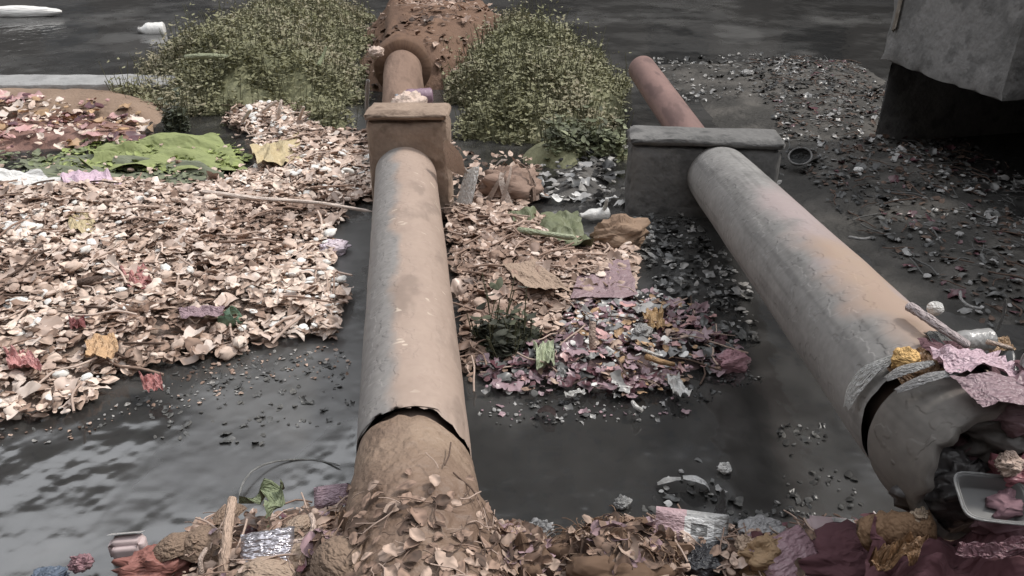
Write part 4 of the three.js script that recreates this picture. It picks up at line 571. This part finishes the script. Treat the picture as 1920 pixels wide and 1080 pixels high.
// right of the pipe
function fibreHeap(label, pos, w, h, d, n, seed, yaw = 0, cols = [C(.13, .08, .052), C(.22, .14, .095), C(.34, .235, .165)]) {
  const o = thing('fibre_heap', label, 'fibre heap'), r = rngOf(seed), a = new Acc(), I = new THREE.Matrix4(); o.position.copy(pos); o.rotation.y = yaw;
  mesh('core', lumpGeo(w, h, d, seed, .7, 46), M(cols[0], .9), o);
  for (let k = 0; k < n; k++) { const a0 = rr(0, 6.28, r), b = rr(.05, 1.5, r), g = 1 + .2 * noise(a0 * 2, b * 3, seed), p = V(Math.cos(a0) * Math.cos(b) * w * .47 * g, Math.sin(b) * h * .5 * g + h * .4, Math.sin(a0) * Math.cos(b) * d * .47 * g), q = p.clone().add(V(p.x * rr(-.1, .3, r) + rr(-.03, .03, r), rr(-.08, .004, r), p.z * rr(-.1, .3, r) + rr(-.03, .03, r))), m = p.clone().lerp(q, .5).multiplyScalar(1.06); a.add(new THREE.TubeGeometry(new THREE.CatmullRomCurve3([p, m, q]), 4, rr(.0006, .0017, r), 3), I, pick(cols, r).clone().multiplyScalar(rr(.8, 1.2, r))); }
  for (let k = 0; k < 260; k++) { const a0 = rr(0, 6.28, r), b = rr(.1, 1.5, r), p = V(Math.cos(a0) * Math.cos(b) * w * .47, Math.sin(b) * h * .52 + h * .42, Math.sin(a0) * Math.cos(b) * d * .47), sc = rr(.025, .065, r), m = new THREE.Matrix4().compose(p, new THREE.Quaternion().setFromEuler(new THREE.Euler(rr(-.5, .5, r) + Math.sin(a0) * Math.cos(b), rr(0, 6.28, r), rr(-.5, .5, r) - Math.cos(a0) * Math.cos(b))), V(sc, sc, sc)); a.add(KINDS.dry_leaf.geos[k % 12], m, pick([TINT.brown, TINT.tan, TINT.brown, TINT.dark, TINT.mauve], r).clone().multiplyScalar(rr(.7, 1.1, r))); }
  tag(mesh('fibres', a.geo(), new THREE.MeshPhysicalMaterial({ vertexColors: true, roughness: .85, side: THREE.DoubleSide }), o), null, null, null, 'stuff'); return o;
}
fibreHeap('brown heap of coconut fibre at the bottom edge right of the pipe', P(1160, 1060, .12).setY(.03), .3, .2, .22, 420, 91);
fibreHeap('brown fibre heap over the left flank of the muddy pipe socket', P(650, 1010, .2).setY(.0), .26, .25, .24, 160, 93, .3);
fibreHeap('brown fibre heap over the right flank of the muddy pipe socket', P(975, 1050, .14).setY(.0), .2, .2, .26, 130, 97, .3);
fibreHeap('tan fibre tuft at the bottom edge between the silver wrapper and the socket', P(585, 1085, .14).setY(.04), .17, .13, .15, 120, 99, .3, [C(.18, .125, .09), C(.30, .22, .165), C(.42, .32, .25)]);
{ // packet with a printed mark
  const mk = tex(256, 160, (u, v) => { const x = u - .60, y = (v - .5) * .62; const b = Math.abs(x) < .2 && Math.abs(y) < .2, d = Math.hypot(x + .01, y); let c = b ? [.58, .58, .58] : u < .42 ? [.44, .31, .33] : [.36, .36, .36]; if (b && Math.abs(x) < .11 && Math.abs(y) < .1) c = d < .035 ? [.5, .5, .5] : [.17, .17, .17]; const k = .9 + .2 * tf(u, v, 9, 3); return c.map(q => q * k); }, true, false);
  const g = packetGeo(.17, .085, .035, 21), p = g.attributes.position, uv = g.attributes.uv; for (let i = 0; i < p.count; i++) uv.setXY(i, p.getX(i) / .17 + .5, .5 - p.getZ(i) / .085);
  const o = mesh('snack_packet', g, new THREE.MeshPhysicalMaterial({ map: mk, roughness: .35, bumpMap: crinkleBump, bumpScale: .004, side: THREE.DoubleSide })); tag(o, 'pink and grey printed packet with a pale square mark at the front water edge', 'packet'); setDown(o, 1296, 992, .08, .05); o.rotation.set(.8, -.18, .04, 'YXZ');
}
lump('plastic_bag', 'pale grey bag hump between the printed packet and pale pink carton', 'plastic bag', 1424, 1004, .12, .05, .08, M(C(.30, .295, .30), .4), 75, .2, 0, .6, .06);
{ const o = thing('carton', 'pale pink and grey carton at the front water edge right of the grey bag', 'carton'); setDown(o, 1550, 1008, .08, 0); mesh('box', roughBox(.11, .055, .06, .012, .002, 73), M(C(.42, .33, .345), .6, { bumpMap: null }), o); const f = mesh('flap', grid(6, 4, (u, v) => V((u - .5) * .05, .005 * v, v * .035)), M(C(.5, .5, .5), .6), o); f.position.set(.028, .056, -.02); f.rotation.x = -.3; o.rotation.set(.2, -.12, .03); }
packet('plastic_bag', 'large mauve folded plastic bag in front of the pale grey bag hump', 'plastic bag', 1492, 1062, .15, .15, .05, M(C(.27, .175, .2), .42), .5, 9, [.35, .1], .03, .12);
lump('paper_bag', 'golden brown crumpled paper bag at the bottom edge below the grey bag', 'paper bag', 1436, 1072, .14, .1, .1, M(C(.30, .2, .115), .75), 77, .2, -.02, .8, .1);
lump('paper_wad', 'small cream paper wad left of the golden brown paper bag', 'paper', 1396, 1042, .05, .06, .05, M(C(.44, .33, .25), .75), 78, .2, 0, .9, .12);
lump('plastic_bag', 'black plastic bag below the printed packet at the bottom edge', 'plastic bag', 1312, 1070, .12, .07, .09, M(C(.035, .035, .04), .3), 79, .2, -.01, .7, .06);
lump('cloth', 'maroon crumpled cloth in front of the pale pink carton', 'cloth', 1600, 1085, .26, .12, .16, M(C(.105, .045, .055), .9), 81, .2, -.02, .8, .1);
stick('wood_log', 'brown rotten log end lying behind the maroon cloth', 'log', [[1618, 1002, .40], [1680, 992, .44], [1756, 984, .47]], .034, .03, M(C(.19, .115, .065), .85), 47);
lump('paper_wad', 'small pale paper wad on the end of the rotten log', 'paper', 1722, 978, .03, .03, .03, M(C(.42, .33, .25), .75), 83, .2, 0, .9, .47);
sheet('cloth', 'maroon cloth sheet with folds in the lower right corner', 'cloth', [[1640, 1000, .42], [1980, 965, .52], [2000, 1150, .47], [1600, 1150, .38]], M(C(.12, .052, .062), .9), .2, .09, 67, 30);
sheet('plastic_sheet', 'orange brown plastic sheet fold over the maroon cloth in the lower right', 'plastic sheet', [[1640, 1024, .46], [1740, 1006, .50], [1720, 1046, .49], [1630, 1062, .45]], M(C(.24, .14, .075), .5), .2, .05, 69);
sheet('plastic_sheet', 'mauve plastic fold over the maroon cloth at the right edge', 'plastic sheet', [[1800, 1012, .53], [1960, 1000, .55], [1960, 1032, .53], [1790, 1040, .52]], M(C(.22, .12, .14), .5), .3, .04, 71);
renderer.render(scene, camera);
